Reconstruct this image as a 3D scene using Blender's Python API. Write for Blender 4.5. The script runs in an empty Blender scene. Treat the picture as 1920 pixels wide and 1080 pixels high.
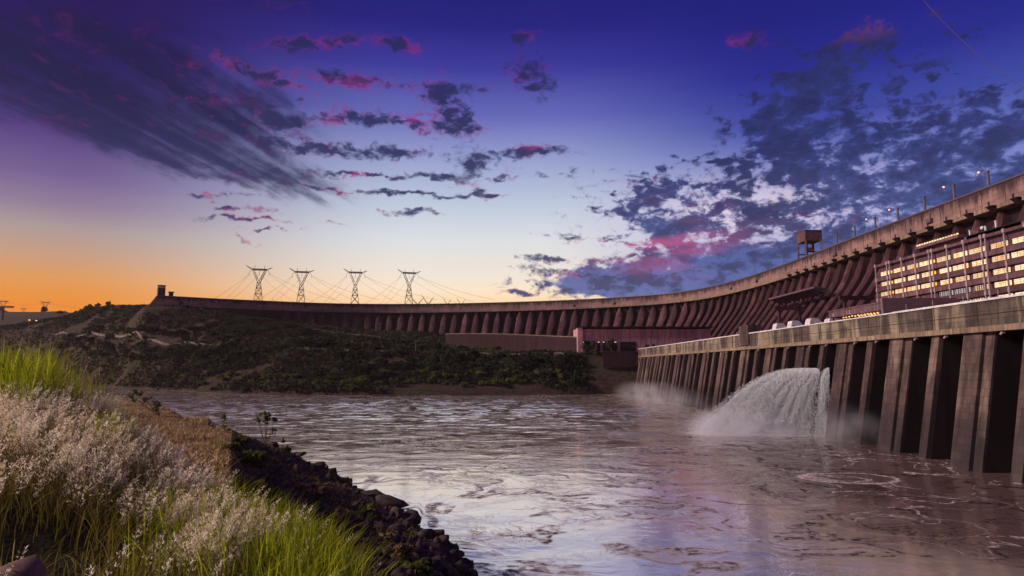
import bpy, math, random
import numpy as np
from mathutils import Vector, Matrix
random.seed(7); RNG = np.random.default_rng(11)
C = bpy.context.scene.collection
R = math.radians
# ------------------------------------------------------------------ camera
EYE = 24.0
PITCH = math.atan(148/1200)
cam_d = bpy.data.cameras.new('camera'); cam = bpy.data.objects.new('camera', cam_d); C.objects.link(cam)
cam_d.sensor_width = 36; cam_d.lens = 22.5; cam_d.clip_start = 0.05; cam_d.clip_end = 30000
cam.location = (0, 0, EYE); cam.rotation_euler = (math.pi/2 + PITCH, 0, 0)
bpy.context.scene.camera = cam

def lin(r, g, b):
    f = lambda c: (c/255/12.92) if c/255 <= .04045 else ((c/255+.055)/1.055)**2.4
    return (f(r), f(g), f(b), 1)
def pray(x, y):                       # direction of a point of the photograph
    a = (x-960)/1200; b = (540-y)/1200
    return np.array([a, math.cos(PITCH)-b*math.sin(PITCH), math.sin(PITCH)+b*math.cos(PITCH)])
def tanrow(y):
    r = pray(960, y); return r[2]/r[1]
def zrow(y, Y): return EYE + tanrow(y)*Y
def xcol(x, y, Y):
    r = pray(x, y); return r[0]/r[1]*Y
def azel(x, y):
    d = pray(x, y); d = d/np.linalg.norm(d)
    return math.degrees(math.atan2(d[0], d[1])), math.degrees(math.asin(d[2]))

# ------------------------------------------------------------------ node helper
class NT:
    def __init__(s, tree): s.t = tree; s.n = tree.nodes; s.l = tree.links
    def new(s, typ, **kw):
        n = s.n.new(typ)
        for k, v in kw.items(): setattr(n, k, v)
        return n
    def put(s, sock, v):
        if isinstance(v, bpy.types.NodeSocket): s.l.new(v, sock)
        elif v is not None: sock.default_value = v
    def m(s, op, a, b=None, c=None, clamp=False):
        n = s.new('ShaderNodeMath', operation=op, use_clamp=clamp)
        for i, v in enumerate((a, b, c)):
            if v is not None: s.put(n.inputs[i], v)
        return n.outputs[0]
    def v(s, op, a, b=None, sc=None):
        n = s.new('ShaderNodeVectorMath', operation=op)
        s.put(n.inputs[0], a)
        if b is not None: s.put(n.inputs[1], b)
        if sc is not None: s.put(n.inputs['Scale'], sc)
        return n.outputs['Value'] if op in ('DOT_PRODUCT', 'LENGTH') else n.outputs[0]
    def xyz(s, x, y, z=0.0):
        n = s.new('ShaderNodeCombineXYZ'); s.put(n.inputs[0], x); s.put(n.inputs[1], y); s.put(n.inputs[2], z); return n.outputs[0]
    def sep(s, v):
        n = s.new('ShaderNodeSeparateXYZ'); s.put(n.inputs[0], v); return n.outputs
    def noise(s, vec, scale, detail=4, rough=.5, dist=0.0, col=False):
        n = s.new('ShaderNodeTexNoise'); s.put(n.inputs['Vector'], vec)
        n.inputs['Scale'].default_value = scale; n.inputs['Detail'].default_value = detail
        n.inputs['Roughness'].default_value = rough; n.inputs['Distortion'].default_value = dist
        return n.outputs['Color' if col else 'Fac']
    def step(s, x, a, b, lo=0.0, hi=1.0):
        n = s.new('ShaderNodeMapRange', interpolation_type='SMOOTHSTEP'); s.put(n.inputs[0], x)
        n.inputs[1].default_value = a; n.inputs[2].default_value = b; n.inputs[3].default_value = lo; n.inputs[4].default_value = hi
        return n.outputs[0]
    def ramp(s, x, stops, interp='LINEAR'):
        n = s.new('ShaderNodeValToRGB'); e = n.color_ramp; e.interpolation = interp
        while len(e.elements) < len(stops): e.elements.new(0.5)
        for el, (p, c) in zip(e.elements, stops): el.position = p; el.color = c
        s.put(n.inputs[0], x); return n.outputs[0]
    def mix(s, f, a, b, typ='MIX'):
        n = s.new('ShaderNodeMix', data_type='RGBA', blend_type=typ)
        s.put(n.inputs[0], f); s.put(n.inputs[6], a); s.put(n.inputs[7], b); return n.outputs[2]

# ------------------------------------------------------------------ sky
SUN_AZ, SUN_EL = R(-98), R(25)       # direction towards the lamp, azimuth from +Y towards +X
world = bpy.data.worlds.new('World'); bpy.context.scene.world = world; world.use_nodes = True
def build_world():
    t = NT(world.node_tree); t.n.clear()
    geo = t.new('ShaderNodeTexCoord').outputs['Generated']
    d = t.v('NORMALIZE', geo)
    x, y, z = t.sep(d)[0:3]
    az = t.m('MULTIPLY', t.m('ARCTAN2', x, y), 57.29578)
    el = t.m('MULTIPLY', t.m('ARCSINE', z), 57.29578)
    # clear-sky gradients by elevation (0..1 = 0..40 degrees), for three bearings
    e = t.m('DIVIDE', el, 40.0, clamp=True)
    def elr(rows, cx=960): return [(max(0, azel(cx, r)[1])/40, lin(*c)) for r, c in rows]
    mid = t.ramp(e, elr([(688, (255, 196, 128)), (572, (255, 214, 164)), (545, (251, 228, 200)), (510, (236, 226, 214)), (450, (216, 220, 224)), (390, (188, 200, 218)),
                         (300, (146, 156, 202)), (220, (98, 102, 180)), (130, (56, 54, 152)), (50, (30, 28, 124)), (0, (25, 24, 118))]) + [(1, lin(16, 14, 92))])
    left = t.ramp(e, elr([(688, (236, 120, 10)), (585, (236, 134, 20)), (560, (230, 140, 44)), (520, (218, 150, 84)), (480, (196, 152, 122)), (430, (168, 150, 148)), (385, (140, 120, 148)),
                          (330, (112, 92, 142)), (240, (74, 52, 122)), (150, (42, 20, 104)), (60, (34, 8, 98)), (0, (30, 6, 84))], 130) + [(1, lin(18, 6, 62))])
    right = t.ramp(e, elr([(688, (246, 190, 160)), (560, (244, 200, 190)), (520, (150, 160, 208)), (450, (146, 156, 208)), (390, (128, 140, 204)), (300, (108, 120, 192)),
                           (200, (58, 70, 160)), (100, (32, 36, 138)), (0, (22, 24, 124))], 1650) + [(1, lin(16, 16, 96))])
    wl = t.step(az, azel(960, 450)[0]-6, azel(60, 450)[0], 0, 1)
    wl = t.step(az, -36.0, -8.0, 1, 0)
    wr = t.step(az, 2.0, 24.0, 0, 1)
    sky = t.mix(wr, t.mix(wl, mid, left), right)
    # the part of the sky behind the viewer: an even mauve afterglow
    back = t.ramp(e, [(0, lin(176, 128, 140)), (.35, lin(150, 112, 142)), (.8, lin(100, 84, 140)), (1, lin(70, 64, 130))])
    wb = t.step(t.m('ABSOLUTE', az), 52, 100)
    sky = t.mix(wb, sky, back)
    # blobs that say where clouds stand, in degrees of bearing and height
    P0 = t.xyz(az, el, 0)
    wn = t.noise(t.v('SCALE', d, sc=8.0), 1.0, 3, .6, col=True); wf = t.noise(t.v('MULTIPLY', d, (26.0, 26.0, 34.0)), 1.0, 4, .65, col=True)
    P = t.v('ADD', P0, t.v('SCALE', t.v('MULTIPLY', t.v('SUBTRACT', wn, (.5, .5, .5)), (1.3, .75, 0.0)), sc=3.6))
    P = t.v('ADD', P, t.v('SCALE', t.v('MULTIPLY', t.v('SUBTRACT', wf, (.5, .5, .5)), (1.6, .8, 0.0)), sc=2.4))
    def field(blobs):
        acc = None
        for (cx, cy, rx, ry, rot, s) in blobs:
            c = np.array(azel(cx, cy)); th = R(rot)
            ax = np.array(azel(cx+rx*math.cos(th)*.1, cy+rx*math.sin(th)*.1))-c
            bx = np.array(azel(cx-ry*math.sin(th)*.1, cy+ry*math.cos(th)*.1))-c
            M = np.linalg.inv(np.array([ax*10, bx*10]).T)
            q = t.v('SUBTRACT', P, (float(c[0]), float(c[1]), 0.0))
            u = t.v('DOT_PRODUCT', q, (float(M[0, 0]), float(M[0, 1]), 0.0)); w = t.v('DOT_PRODUCT', q, (float(M[1, 0]), float(M[1, 1]), 0.0))
            g = t.m('POWER', math.exp(-1), t.m('MULTIPLY_ADD', w, w, t.m('MULTIPLY', u, u)))
            acc = t.m('MULTIPLY_ADD', g, s, acc if acc is not None else 0.0)
        return acc
    puffs = field([(585, 82, 92, 15, 0, 1.1), (748, 88, 52, 13, 0, 1.0), (665, 153, 92, 16, 5, 1.05), (470, 135, 105, 16, 24, .95), (545, 222, 52, 13, 0, 1.05), (840, 168, 60, 14, 0, .8),
        (720, 230, 150, 14, 4, 1.1), (600, 278, 120, 12, 4, 1.1), (845, 205, 60, 32, 55, 1.0), (770, 284, 80, 11, 0, .9), (890, 312, 36, 30, 0, 1.0), (690, 326, 105, 6, 0, 1.1), (820, 325, 42, 10, 8, 1.0),
        (760, 361, 160, 5, 2, 1.05), (772, 397, 50, 6, 0, 1.1), (915, 361, 42, 8, 4, 1.1), (958, 330, 28, 9, 0, 1.0), (1005, 290, 80, 13, -4, 1.05), (990, 145, 36, 36, 35, 1.0), (985, 78, 30, 12, 0, 1.0), (1075, 330, 30, 6, 0, .8), (1020, 330, 22, 5, 0, .8),
        (500, 3, 85, 13, 4, .95), (1350, 232, 22, 8, 0, .6), (1420, 80, 46, 13, 0, .9), (1450, 400, 130, 9, 4, .9), (430, 392, 76, 6, 4, 1.1), (455, 412, 100, 5, 4, 1.1), (360, 371, 38, 5, 8, .8), (1180, 345, 60, 6, -6, .6),
        (450, 370, 70, 4, 3, .8), (510, 432, 50, 3, 4, .8), (470, 448, 34, 8, 20, .45), (640, 415, 44, 3, 6, .5), (560, 345, 120, 5, 10, .6), (460, 210, 120, 30, 30, .55),
        (970, 554, 22, 5, 2, 1.1), (1015, 487, 50, 8, 3, 1.15), (1070, 447, 54, 6, 4, .9), (1035, 512, 80, 10, 6, 1.0)])
    bank = field([(1530, 170, 160, 66, -8, .98), (1440, 235, 72, 38, 0, .85), (1600, 112, 120, 42, -30, .7), (1600, 268, 140, 40, 6, .85), (1780, 200, 120, 52, 10, .75), (1880, 215, 80, 52, 0, .75), (1840, 290, 130, 36, 0, .5), (1790, 30, 70, 34, 0, .5),
        (1830, 320, 200, 70, -12, .80), (1450, 300, 130, 40, -12, .48), (1270, 330, 90, 36, -10, .34), (1190, 385, 120, 50, 0, .55), (1340, 370, 130, 34, 6, .40), (1600, 400, 260, 80, -14, .78), (1560, 330, 120, 36, 0, .42),
        (1250, 440, 150, 50, 0, .75), (1600, 300, 330, 60, -10, .25)])
    solid = field([(1400, 505, 330, 42, -8, 1.1), (1130, 522, 110, 26, 0, 1.0), (1240, 545, 200, 18, 0, 1.0), (1640, 470, 220, 50, -14, .9), (1330, 470, 190, 30, 0, .5)])
    swoosh = field([(300, 205, 310, 84, 22, 1.15), (80, 130, 270, 90, 8, 1.0), (450, 300, 170, 24, 18, .95), (200, 262, 260, 20, 16, .45), (330, 290, 240, 16, 18, .5), (420, 342, 90, 9, 12, .75), (180, 60, 300, 60, 6, .45), (430, 190, 150, 60, 20, .5)])
    # cloud deck coordinates: far clouds crowd together towards the horizon
    den = t.m('ADD', t.m('MAXIMUM', z, 0.0), .09)
    cp = t.xyz(t.m('DIVIDE', x, den), t.m('DIVIDE', y, den), t.m('MULTIPLY', z, 1.5))
    n1 = t.noise(t.v('MULTIPLY', d, (10.5, 10.5, 21.0)), 1.0, 6, .60, .5)
    n1b = t.noise(t.v('MULTIPLY', d, (27.0, 27.0, 46.0)), 1.0, 5, .62, .5)
    n1c = t.noise(t.v('MULTIPLY', d, (60.0, 60.0, 105.0)), 1.0, 4, .62, .5)
    nn = t.m('ADD', t.m('MULTIPLY', n1, .60), t.m('ADD', t.m('MULTIPLY', n1b, .28), t.m('MULTIPLY', n1c, .12)))
    np_ = t.m('ADD', t.m('MULTIPLY', n1b, .40), t.m('MULTIPLY', n1c, .60))
    nm = t.m('ADD', t.m('MULTIPLY', n1, .28), t.m('ADD', t.m('MULTIPLY', n1b, .44), t.m('MULTIPLY', n1c, .28)))
    # streaks drawn out along the wind
    rx = t.m('ADD', t.m('MULTIPLY', t.sep(cp)[0], math.cos(R(14))), t.m('MULTIPLY', t.sep(cp)[1], -math.sin(R(14))))
    ry = t.m('ADD', t.m('MULTIPLY', t.sep(cp)[0], math.sin(R(14))), t.m('MULTIPLY', t.sep(cp)[1], math.cos(R(14))))
    n2 = t.noise(t.xyz(t.m('MULTIPLY', rx, 7.0), t.m('MULTIPLY', ry, .8), 0.0), 1.3, 7, .62, .3)
    n2 = t.m('ADD', t.m('MULTIPLY', n2, .7), t.m('MULTIPLY', n1b, .3))
    fine = t.m('MULTIPLY', t.m('SUBTRACT', nn, .5), 2.6)
    pm = t.m('MINIMUM', puffs, 1.1)
    dp = t.m('MULTIPLY', t.step(t.m('ADD', pm, t.m('MULTIPLY', t.m('SUBTRACT', np_, .5), 3.7)), .22, 1.12), t.step(pm, .05, .22))
    bm_ = t.m('MINIMUM', bank, 1.02)
    mot = t.m('MULTIPLY', t.m('SUBTRACT', nm, .5), 6.6)
    db = t.m('MULTIPLY', t.step(t.m('ADD', bm_, mot), .34, .92), t.step(bm_, .08, .3))
    dso = t.m('MULTIPLY', t.step(t.m('ADD', t.m('MINIMUM', solid, 1.25), t.m('MULTIPLY', mot, .55)), .32, .8), t.step(solid, .06, .26))
    db = t.m('MAXIMUM', db, dso)
    sm = t.m('MINIMUM', swoosh, 1.15)
    ds = t.m('MULTIPLY', t.step(t.m('ADD', t.m('MULTIPLY', sm, .92), t.m('MULTIPLY', t.m('SUBTRACT', n2, .5), 3.2)), .12, 1.22), t.step(sm, .05, .4))
    # pale glow of clear air seen through the right-hand field
    P1 = P0
    def glow(cx, cy, rx_, ry_):
        c = azel(cx, cy); q = t.v('DIVIDE', t.v('SUBTRACT', P1, (c[0], c[1], 0.0)), (rx_/20.9, ry_/20.9, 1.0))
        return t.m('POWER', math.exp(-1), t.v('DOT_PRODUCT', q, q))
    g1 = glow(1400, 400, 230, 62)
    sky = t.mix(t.m('MULTIPLY', g1, .80), sky, lin(232, 214, 226))
    pinkn = t.step(t.noise(t.v('MULTIPLY', cp, (1.1, 1.6, 2)), 1.3, 3, .5), .42, .62)
    gp = t.m('ADD', t.m('MULTIPLY', glow(1190, 455, 150, 46), .85), t.m('MULTIPLY', glow(1640, 40, 70, 16), .5), clamp=True)
    # colours of the clouds
    ce = t.m('DIVIDE', el, 32.0, clamp=True)
    dark = t.ramp(ce, [(0, lin(92, 78, 104)), (.16, lin(78, 84, 138)), (.35, lin(58, 62, 116)), (.6, lin(44, 46, 96)), (1, lin(38, 24, 92))])
    darkl = t.ramp(ce, [(0, lin(120, 100, 118)), (.33, lin(86, 82, 124)), (.48, lin(34, 38, 86)), (.62, lin(18, 20, 68)), (.8, lin(22, 12, 70)), (1, lin(40, 8, 88))])
    pink = t.ramp(ce, [(0, lin(240, 150, 150)), (.3, lin(214, 84, 128)), (.55, lin(170, 48, 130)), (1, lin(104, 24, 124))])
    pc = t.mix(t.m('MULTIPLY', t.step(t.m('ADD', t.m('MULTIPLY', dp, .7), t.m('MULTIPLY', t.m('SUBTRACT', n1, .5), 3.4)), .50, -.15), .8), t.mix(.35, dark, lin(24, 26, 70)), pink)
    bankdark = t.ramp(ce, [(0, lin(176, 150, 186)), (.14, lin(96, 112, 172)), (.3, lin(70, 88, 152)), (.55, lin(42, 52, 114)), (1, lin(30, 30, 92))])
    bd = t.mix(t.step(nm, .46, .57), bankdark, t.mix(.8, bankdark, lin(26, 32, 80)))
    bc = t.mix(t.m('MULTIPLY', t.m('MULTIPLY', gp, pinkn), .9), bd, lin(206, 84, 142))
    scol = t.mix(t.m('MULTIPLY', t.step(n1b, .54, .72), .16), darkl, pink)
    sky = t.mix(t.m('MULTIPLY', ds, .94), sky, scol)
    sky = t.mix(t.m('MULTIPLY', db, .96), sky, bc)
    sky = t.mix(t.m('MULTIPLY', dp, .96), sky, pc)
    # below the horizon
    sky = t.mix(t.step(z, -.02, -.002, 1, 0), sky, lin(60, 45, 60))
    ns = t.new('ShaderNodeTexSky'); ns.sky_type = 'NISHITA'; ns.sun_disc = False
    ns.sun_elevation = SUN_EL*.1; ns.sun_rotation = SUN_AZ
    bgA = t.new('ShaderNodeBackground'); t.put(bgA.inputs[0], sky); bgA.inputs[1].default_value = .97
    bgB = t.new('ShaderNodeBackground'); t.put(bgB.inputs[0], ns.outputs[0]); bgB.inputs[1].default_value = .006
    ad = t.new('ShaderNodeAddShader'); t.l.new(bgA.outputs[0], ad.inputs[0]); t.l.new(bgB.outputs[0], ad.inputs[1])
    out = t.new('ShaderNodeOutputWorld'); t.l.new(ad.outputs[0], out.inputs[0])
    world.cycles.sampling_method = 'MANUAL'; world.cycles.sample_map_resolution = 512
build_world()
sun_d = bpy.data.lights.new('sun', 'SUN'); sun = bpy.data.objects.new('sun', sun_d); C.objects.link(sun)
sun_d.energy = 4.6; sun_d.angle = R(8); sun_d.color = (1.0, .79, .64)
sv = Vector((math.sin(SUN_AZ)*math.cos(SUN_EL), math.cos(SUN_AZ)*math.cos(SUN_EL), math.sin(SUN_EL)))
sun.rotation_euler = sv.to_track_quat('Z', 'Y').to_euler()
vs = bpy.context.scene.view_settings; vs.view_transform = 'Standard'; vs.look = 'None'; vs.exposure = .1; vs.gamma = 1
bpy.context.scene.cycles.max_bounces = 8; bpy.context.scene.cycles.transparent_max_bounces = 24
bpy.context.scene.cycles.volume_step_rate = 2.0; bpy.context.scene.cycles.volume_bounces = 3

# ------------------------------------------------------------------ materials
def newmat(name):
    m = bpy.data.materials.new(name); m.use_nodes = True; t = NT(m.node_tree); t.n.clear()
    out = t.new('ShaderNodeOutputMaterial'); return m, t, out
def principled(t, out, col, rough=.8, bump=None, spec=.3, metal=0.0):
    b = t.new('ShaderNodeBsdfPrincipled'); t.put(b.inputs['Base Color'], col); t.put(b.inputs['Roughness'], rough)
    b.inputs['Specular IOR Level'].default_value = spec; b.inputs['Metallic'].default_value = metal
    if bump is not None:
        n = t.new('ShaderNodeBump'); n.inputs['Strength'].default_value = bump[1]; n.inputs['Distance'].default_value = bump[2]
        t.put(n.inputs['Height'], bump[0]); t.l.new(n.outputs[0], b.inputs['Normal'])
    t.l.new(b.outputs[0], out.inputs[0]); return b
def wpos(t): return t.new('ShaderNodeNewGeometry').outputs['Position']
def simple(name, c, rough=.7, var=.25, scale=1.0, spec=.3, metal=0.0):
    m, t, out = newmat(name); p = wpos(t); n = t.noise(p, scale, 5, .6)
    col = t.mix(t.step(n, .3, .7), tuple([v*(1-var) for v in c[:3]])+(1,), tuple([min(1, v*(1+var)) for v in c[:3]])+(1,))
    principled(t, out, col, rough, (n, .3, .05), spec, metal); return m
def concrete(name, base, stain, pale, streak=1.0, panel=None, vscale=.5, topz=None, topd=None, stainlo=.42, wet=None, limelo=.52):
    """weathered concrete: mottling, vertical run-off streaks, pale lime patches, formwork joints"""
    m, t, out = newmat(name); p = wpos(t)
    big = t.noise(p, .05, 4, .6); med = t.noise(p, .45, 6, .65)
    st = t.noise(t.v('MULTIPLY', p, (vscale, vscale, .045)), 1.0, 6, .68, .4)
    st2 = t.noise(t.v('MULTIPLY', p, (vscale*.35, vscale*.35, .03)), 1.0, 4, .6, .3)
    col = t.mix(t.step(med, .3, .72), tuple(v*.78 for v in base[:3])+(1,), tuple(v*1.18 for v in base[:3])+(1,))
    if topz:
        zz = t.sep(p)[2]; zf = t.m('DIVIDE', t.m('SUBTRACT', topz, zz), topd)
        run = t.m('SUBTRACT', t.m('MULTIPLY_ADD', st, 3.4, -.78), zf)
        col = t.mix(t.m('MULTIPLY', t.step(run, .10, .70), .86), col, stain)
        col = t.mix(t.m('MULTIPLY', t.step(t.m('SUBTRACT', t.m('MULTIPLY', st2, 1.8), t.m('SUBTRACT', 1.0, zf)), .1, .7), .35), col, pale)
    else:
        col = t.mix(t.m('MULTIPLY', t.step(st, stainlo, .66), .75*streak), col, stain)
        col = t.mix(t.m('MULTIPLY', t.step(st2, limelo, limelo+.13), .6), col, pale)
    col = t.mix(t.m('MULTIPLY', t.step(big, .4, .65), .35), col, stain)
    if wet:     # permanently wet, algae-dark concrete above the waterline
        zw = t.m('ADD', t.sep(p)[2], t.m('MULTIPLY', t.m('SUBTRACT', st, .5), 16.0))
        col = t.mix(t.m('MULTIPLY', t.step(zw, wet-5, wet+4, 1, 0), .72), col, (.016, .014, .020, 1))
    ri = t.new('ShaderNodeObjectInfo').outputs['Random']
    col = t.mix(1.0, col, t.mix(ri, (.70, .66, .68, 1), (1.2, 1.16, 1.12, 1)), 'MULTIPLY')
    h = med
    if panel:
        q = t.new('ShaderNodeTexBrick'); s = t.sep(p)
        t.put(q.inputs['Vector'], t.xyz(t.m('ADD', s[1], t.m('MULTIPLY', s[0], .35)), s[2], 0.0))
        q.inputs['Scale'].default_value = 1; q.inputs['Brick Width'].default_value = panel[0]; q.inputs['Row Height'].default_value = panel[1]
        q.inputs['Mortar Size'].default_value = .07; q.offset = .0
        q.inputs['Color1'].default_value = (.72, .72, .72, 1); q.inputs['Color2'].default_value = (1.15, 1.1, 1.05, 1); q.inputs['Mortar'].default_value = (.45, .42, .42, 1)
        col = t.mix(.75, col, t.mix(1.0, col, q.outputs['Color'], 'MULTIPLY'))
    principled(t, out, col, .88, (h, .5, .15), .2); return m
M = {}
M['band'] = concrete('crest_concrete', (.165, .098, .110, 1), (.018, .012, .017, 1), (.34, .23, .23, 1), topz=121.5, topd=11.0, vscale=.34, panel=(8.5, 3.4))
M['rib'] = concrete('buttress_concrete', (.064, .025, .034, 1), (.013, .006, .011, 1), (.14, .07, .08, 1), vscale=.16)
M['face'] = concrete('dam_face_concrete', (.020, .008, .013, 1), (.008, .004, .007, 1), (.03, .013, .018, 1), vscale=.3)  # shade of the deep gaps between buttresses put into the face colour
M['beam'] = concrete('parapet_concrete', (.118, .098, .090, 1), (.026, .018, .021, 1), (.44, .40, .29, 1), limelo=.47, vscale=.42, panel=(5.2, 1.85))
M['lip'] = concrete('lip_concrete', (.20, .15, .115, 1), (.06, .04, .036, 1), (.32, .27, .18, 1), vscale=1.6)
M['pier'] = concrete('pier_concrete', (.088, .060, .060, 1), (.012, .010, .015, 1), (.22, .17, .15, 1), wet=13.0, vscale=.4, panel=(2.6, 1.9))
M['recess_shade'] = concrete('shaded_recess_concrete', (.016, .009, .012, 1), (.006, .005, .008, 1), (.022, .013, .014, 1), vscale=.6)  # recess shade put into a near-black colour for pier sides and back wall
M['pale'] = concrete('pale_concrete', (.55, .29, .34, 1), (.22, .11, .13, 1), (.64, .42, .44, 1), vscale=.35, panel=(6, 60))
M['retain'] = concrete('retaining_concrete', (.034, .013, .018, 1), (.014, .006, .010, 1), (.05, .022, .026, 1), vscale=.5)
M['dark'] = simple('dark_void', (.010, .007, .009), .9)
M['build'] = concrete('building_concrete', (.12, .065, .088, 1), (.04, .018, .028, 1), (.16, .09, .10, 1), vscale=1.0)
M['mullion'] = simple('pale_mullion', (.26, .19, .23), .6)
M['annex'] = concrete('annex_cladding', (.14, .085, .11, 1), (.07, .04, .055, 1), (.24, .16, .19, 1), vscale=.8)
M['gable'] = simple('gable_cladding', (.13, .08, .105), .7, .12, .6)
M['white'] = simple('white_paint', (.50, .47, .52), .5, .25, .8)
M['steel'] = simple('dark_steel', (.07, .05, .07), .5, .2, 2.0, .5)
M['galv'] = simple('galvanised_steel', (.20, .17, .12), .5, .2, .5, .5)
M['asphalt'] = simple('asphalt', (.06, .045, .05), .9, .25, .5)
M['kerb'] = simple('road_edge_concrete', (.11, .085, .075), .9, .6, .05)
def emit(name, c, s, band=False):
    m, t, out = newmat(name); e = t.new('ShaderNodeEmission'); e.inputs[1].default_value = s
    if band:
        p = wpos(t); n = t.noise(p, .45, 3, .6); n2 = t.noise(t.v('MULTIPLY', p, (1, 1.6, 5)), 1.0, 2, .5)
        col = t.mix(t.step(n, .36, .52), lin(255, 184, 108), lin(255, 222, 182))
        col = t.mix(t.m('MULTIPLY', t.step(n2, .6, .75), .2), col, lin(200, 120, 56)); t.put(e.inputs[0], t.mix(1.0, col, t.mix(t.new('ShaderNodeObjectInfo').outputs['Random'], (.70, .66, .60, 1), (1.1, 1.08, 1.05, 1)), 'MULTIPLY'))
    else: e.inputs[0].default_value = c
    t.l.new(e.outputs[0], out.inputs[0]); return m
M['window'] = emit('lit_window', None, 1.3, True)
M['orange'] = emit('orange_lamp', lin(255, 170, 40), 1.6)
M['bulb'] = emit('warm_bulb', lin(255, 190, 110), 1.5)
M['lamp'] = emit('street_lamp_glow', lin(255, 168, 120), 2.4)
M['coolwin'] = emit('cool_window', lin(214, 206, 200), .8)
# --- river
def water_mat():
    m, t, out = newmat('river_water'); p = wpos(t); s = t.sep(p)
    w1 = t.noise(p, .016, 2, .5, col=True); w2 = t.noise(p, .06, 2, .5, col=True)
    q = t.v('ADD', p, t.v('SCALE', t.v('SUBTRACT', w1, (.5, .5, .5)), sc=60.0))
    q = t.v('ADD', q, t.v('SCALE', t.v('SUBTRACT', w2, (.5, .5, .5)), sc=22.0))
    a = t.noise(t.v('MULTIPLY', q, (.030, .042, .05)), 1.0, 3, .55, .5)
    b = t.noise(t.v('MULTIPLY', q, (.12, .17, .1)), 1.0, 4, .6, .8)
    c = t.noise(p, .9, 4, .6); g = t.noise(p, .024, 3, .6)
    brk = t.step(c, .34, .58)
    # dark seams between up-welling boils, tilted-facet darkness painted in: wide ones, thin curls
    s1 = t.m('MULTIPLY', t.step(t.m('ABSOLUTE', t.m('SUBTRACT', a, .5)), .008, .040, 1, 0), t.step(b, .36, .56))
    s2 = t.m('MULTIPLY', t.step(t.m('ABSOLUTE', t.m('SUBTRACT', b, .5)), .004, .034, 1, 0), t.step(g, .40, .62))
    s3 = t.step(t.m('ADD', t.m('MULTIPLY', b, .5), t.m('MULTIPLY', a, .5)), .56, .64)
    s4 = t.m('MULTIPLY', t.step(t.m('ABSOLUTE', t.m('SUBTRACT', t.noise(t.v('MULTIPLY', q, (.30, .46, .1)), 1.0, 4, .6, 1.0), .5)), .0, .045, 1, 0), t.step(t.noise(p, .05, 3, .6), .47, .62))
    seam = t.m('MULTIPLY', t.m('MAXIMUM', t.m('MAXIMUM', s1, s2), t.m('MAXIMUM', t.m('MULTIPLY', s3, .25), t.m('MULTIPLY', s4, .75))), t.m('MULTIPLY_ADD', brk, .75, .25))
    # foam lines below the powerhouse
    fm = t.m('ABSOLUTE', t.m('SUBTRACT', t.noise(t.v('MULTIPLY', q, (.05, .045, .05)), 1.0, 3, .5, .8), .5))
    near = t.m('MULTIPLY', t.step(s[0], 34, 74), t.step(s[1], 250, 170))
    fo = t.m('MULTIPLY', t.m('MULTIPLY', t.step(fm, 0, .014, 1, 0), t.step(c, .42, .58)), near)
    wig = t.v('SCALE', t.v('SUBTRACT', t.noise(p, .12, 3, .6, col=True), (.5, .5, .5)), sc=7.0)
    pp = t.v('ADD', p, wig)
    def ring(cx, cy, rx, ry, w, k):
        rl = t.v('LENGTH', t.v('MULTIPLY', t.v('SUBTRACT', pp, (cx, cy, 0.0)), (1/rx, 1/ry, 0.0)))
        return t.m('MULTIPLY', t.step(t.m('ABSOLUTE', t.m('SUBTRACT', rl, .9)), .0, w, 1, 0), k)
    rg = t.m('MAXIMUM', ring(73.5, 143, 10.5, 8.0, .11, 1.25), t.m('MAXIMUM', ring(71.0, 142, 6.0, 5.0, .15, .9), t.m('MAXIMUM', ring(60.0, 101, 12, 7.5, .05, .35), ring(78.0, 118, 10, 6, .05, .35))))
    fo = t.m('MINIMUM', t.m('MAXIMUM', fo, t.m('MULTIPLY', rg, t.step(t.noise(p, 1.6, 4, .7), .38, .56))), 1.0)
    jl = t.v('LENGTH', t.v('MULTIPLY', t.v('SUBTRACT', p, (86.0, 237.0, 0.0)), (1/25, 1/11, 0)))
    fo = t.m('MAXIMUM', fo, t.m('MULTIPLY', t.step(jl, .7, 1.2, 1, 0), t.step(c, .30, .55)))
    brown = t.m('MULTIPLY', t.step(t.m('ADD', s[0], t.m('MULTIPLY', t.m('SUBTRACT', g, .5), 60.0)), 22, 72), t.step(s[1], 300, 190))  # dark reflection of wall and dam painted as a browner, duller zone
    metal = t.m('MULTIPLY', t.m('MULTIPLY', t.m('SUBTRACT', 1.0, t.m('MAXIMUM', fo, t.m('MULTIPLY', seam, .95))), t.m('MULTIPLY_ADD', brown, -.92, 1.0)), .92)
    base = t.mix(seam, t.mix(brown, (.070, .026, .030, 1), (.052, .018, .020, 1)), (.020, .008, .010, 1))
    base = t.mix(t.m('MULTIPLY', fo, .9), base, (.66, .54, .58, 1))
    base = t.mix(metal, base, (1.0, .85, .75, 1))
    rough = t.m('ADD', .07, t.m('MULTIPLY', t.m('MAXIMUM', fo, seam), .35))
    h = t.m('ADD', t.m('MULTIPLY', a, 1.6), t.m('ADD', t.m('MULTIPLY', b, .55), t.m('MULTIPLY', c, .12)))
    h = t.m('ADD', h, t.m('MULTIPLY', t.noise(t.v('MULTIPLY', p, (2.2, 4.0, 2)), 1.0, 3, .6), .035))
    bs = principled(t, out, base, rough, (h, .13, .8), .4); t.put(bs.inputs['Metallic'], metal)
    t.put(bs.inputs['Specular IOR Level'], t.m('MULTIPLY', t.m('SUBTRACT', 1.0, seam), t.m('MULTIPLY_ADD', brown, -.27, .42))); return m
M['water'] = water_mat()
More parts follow.
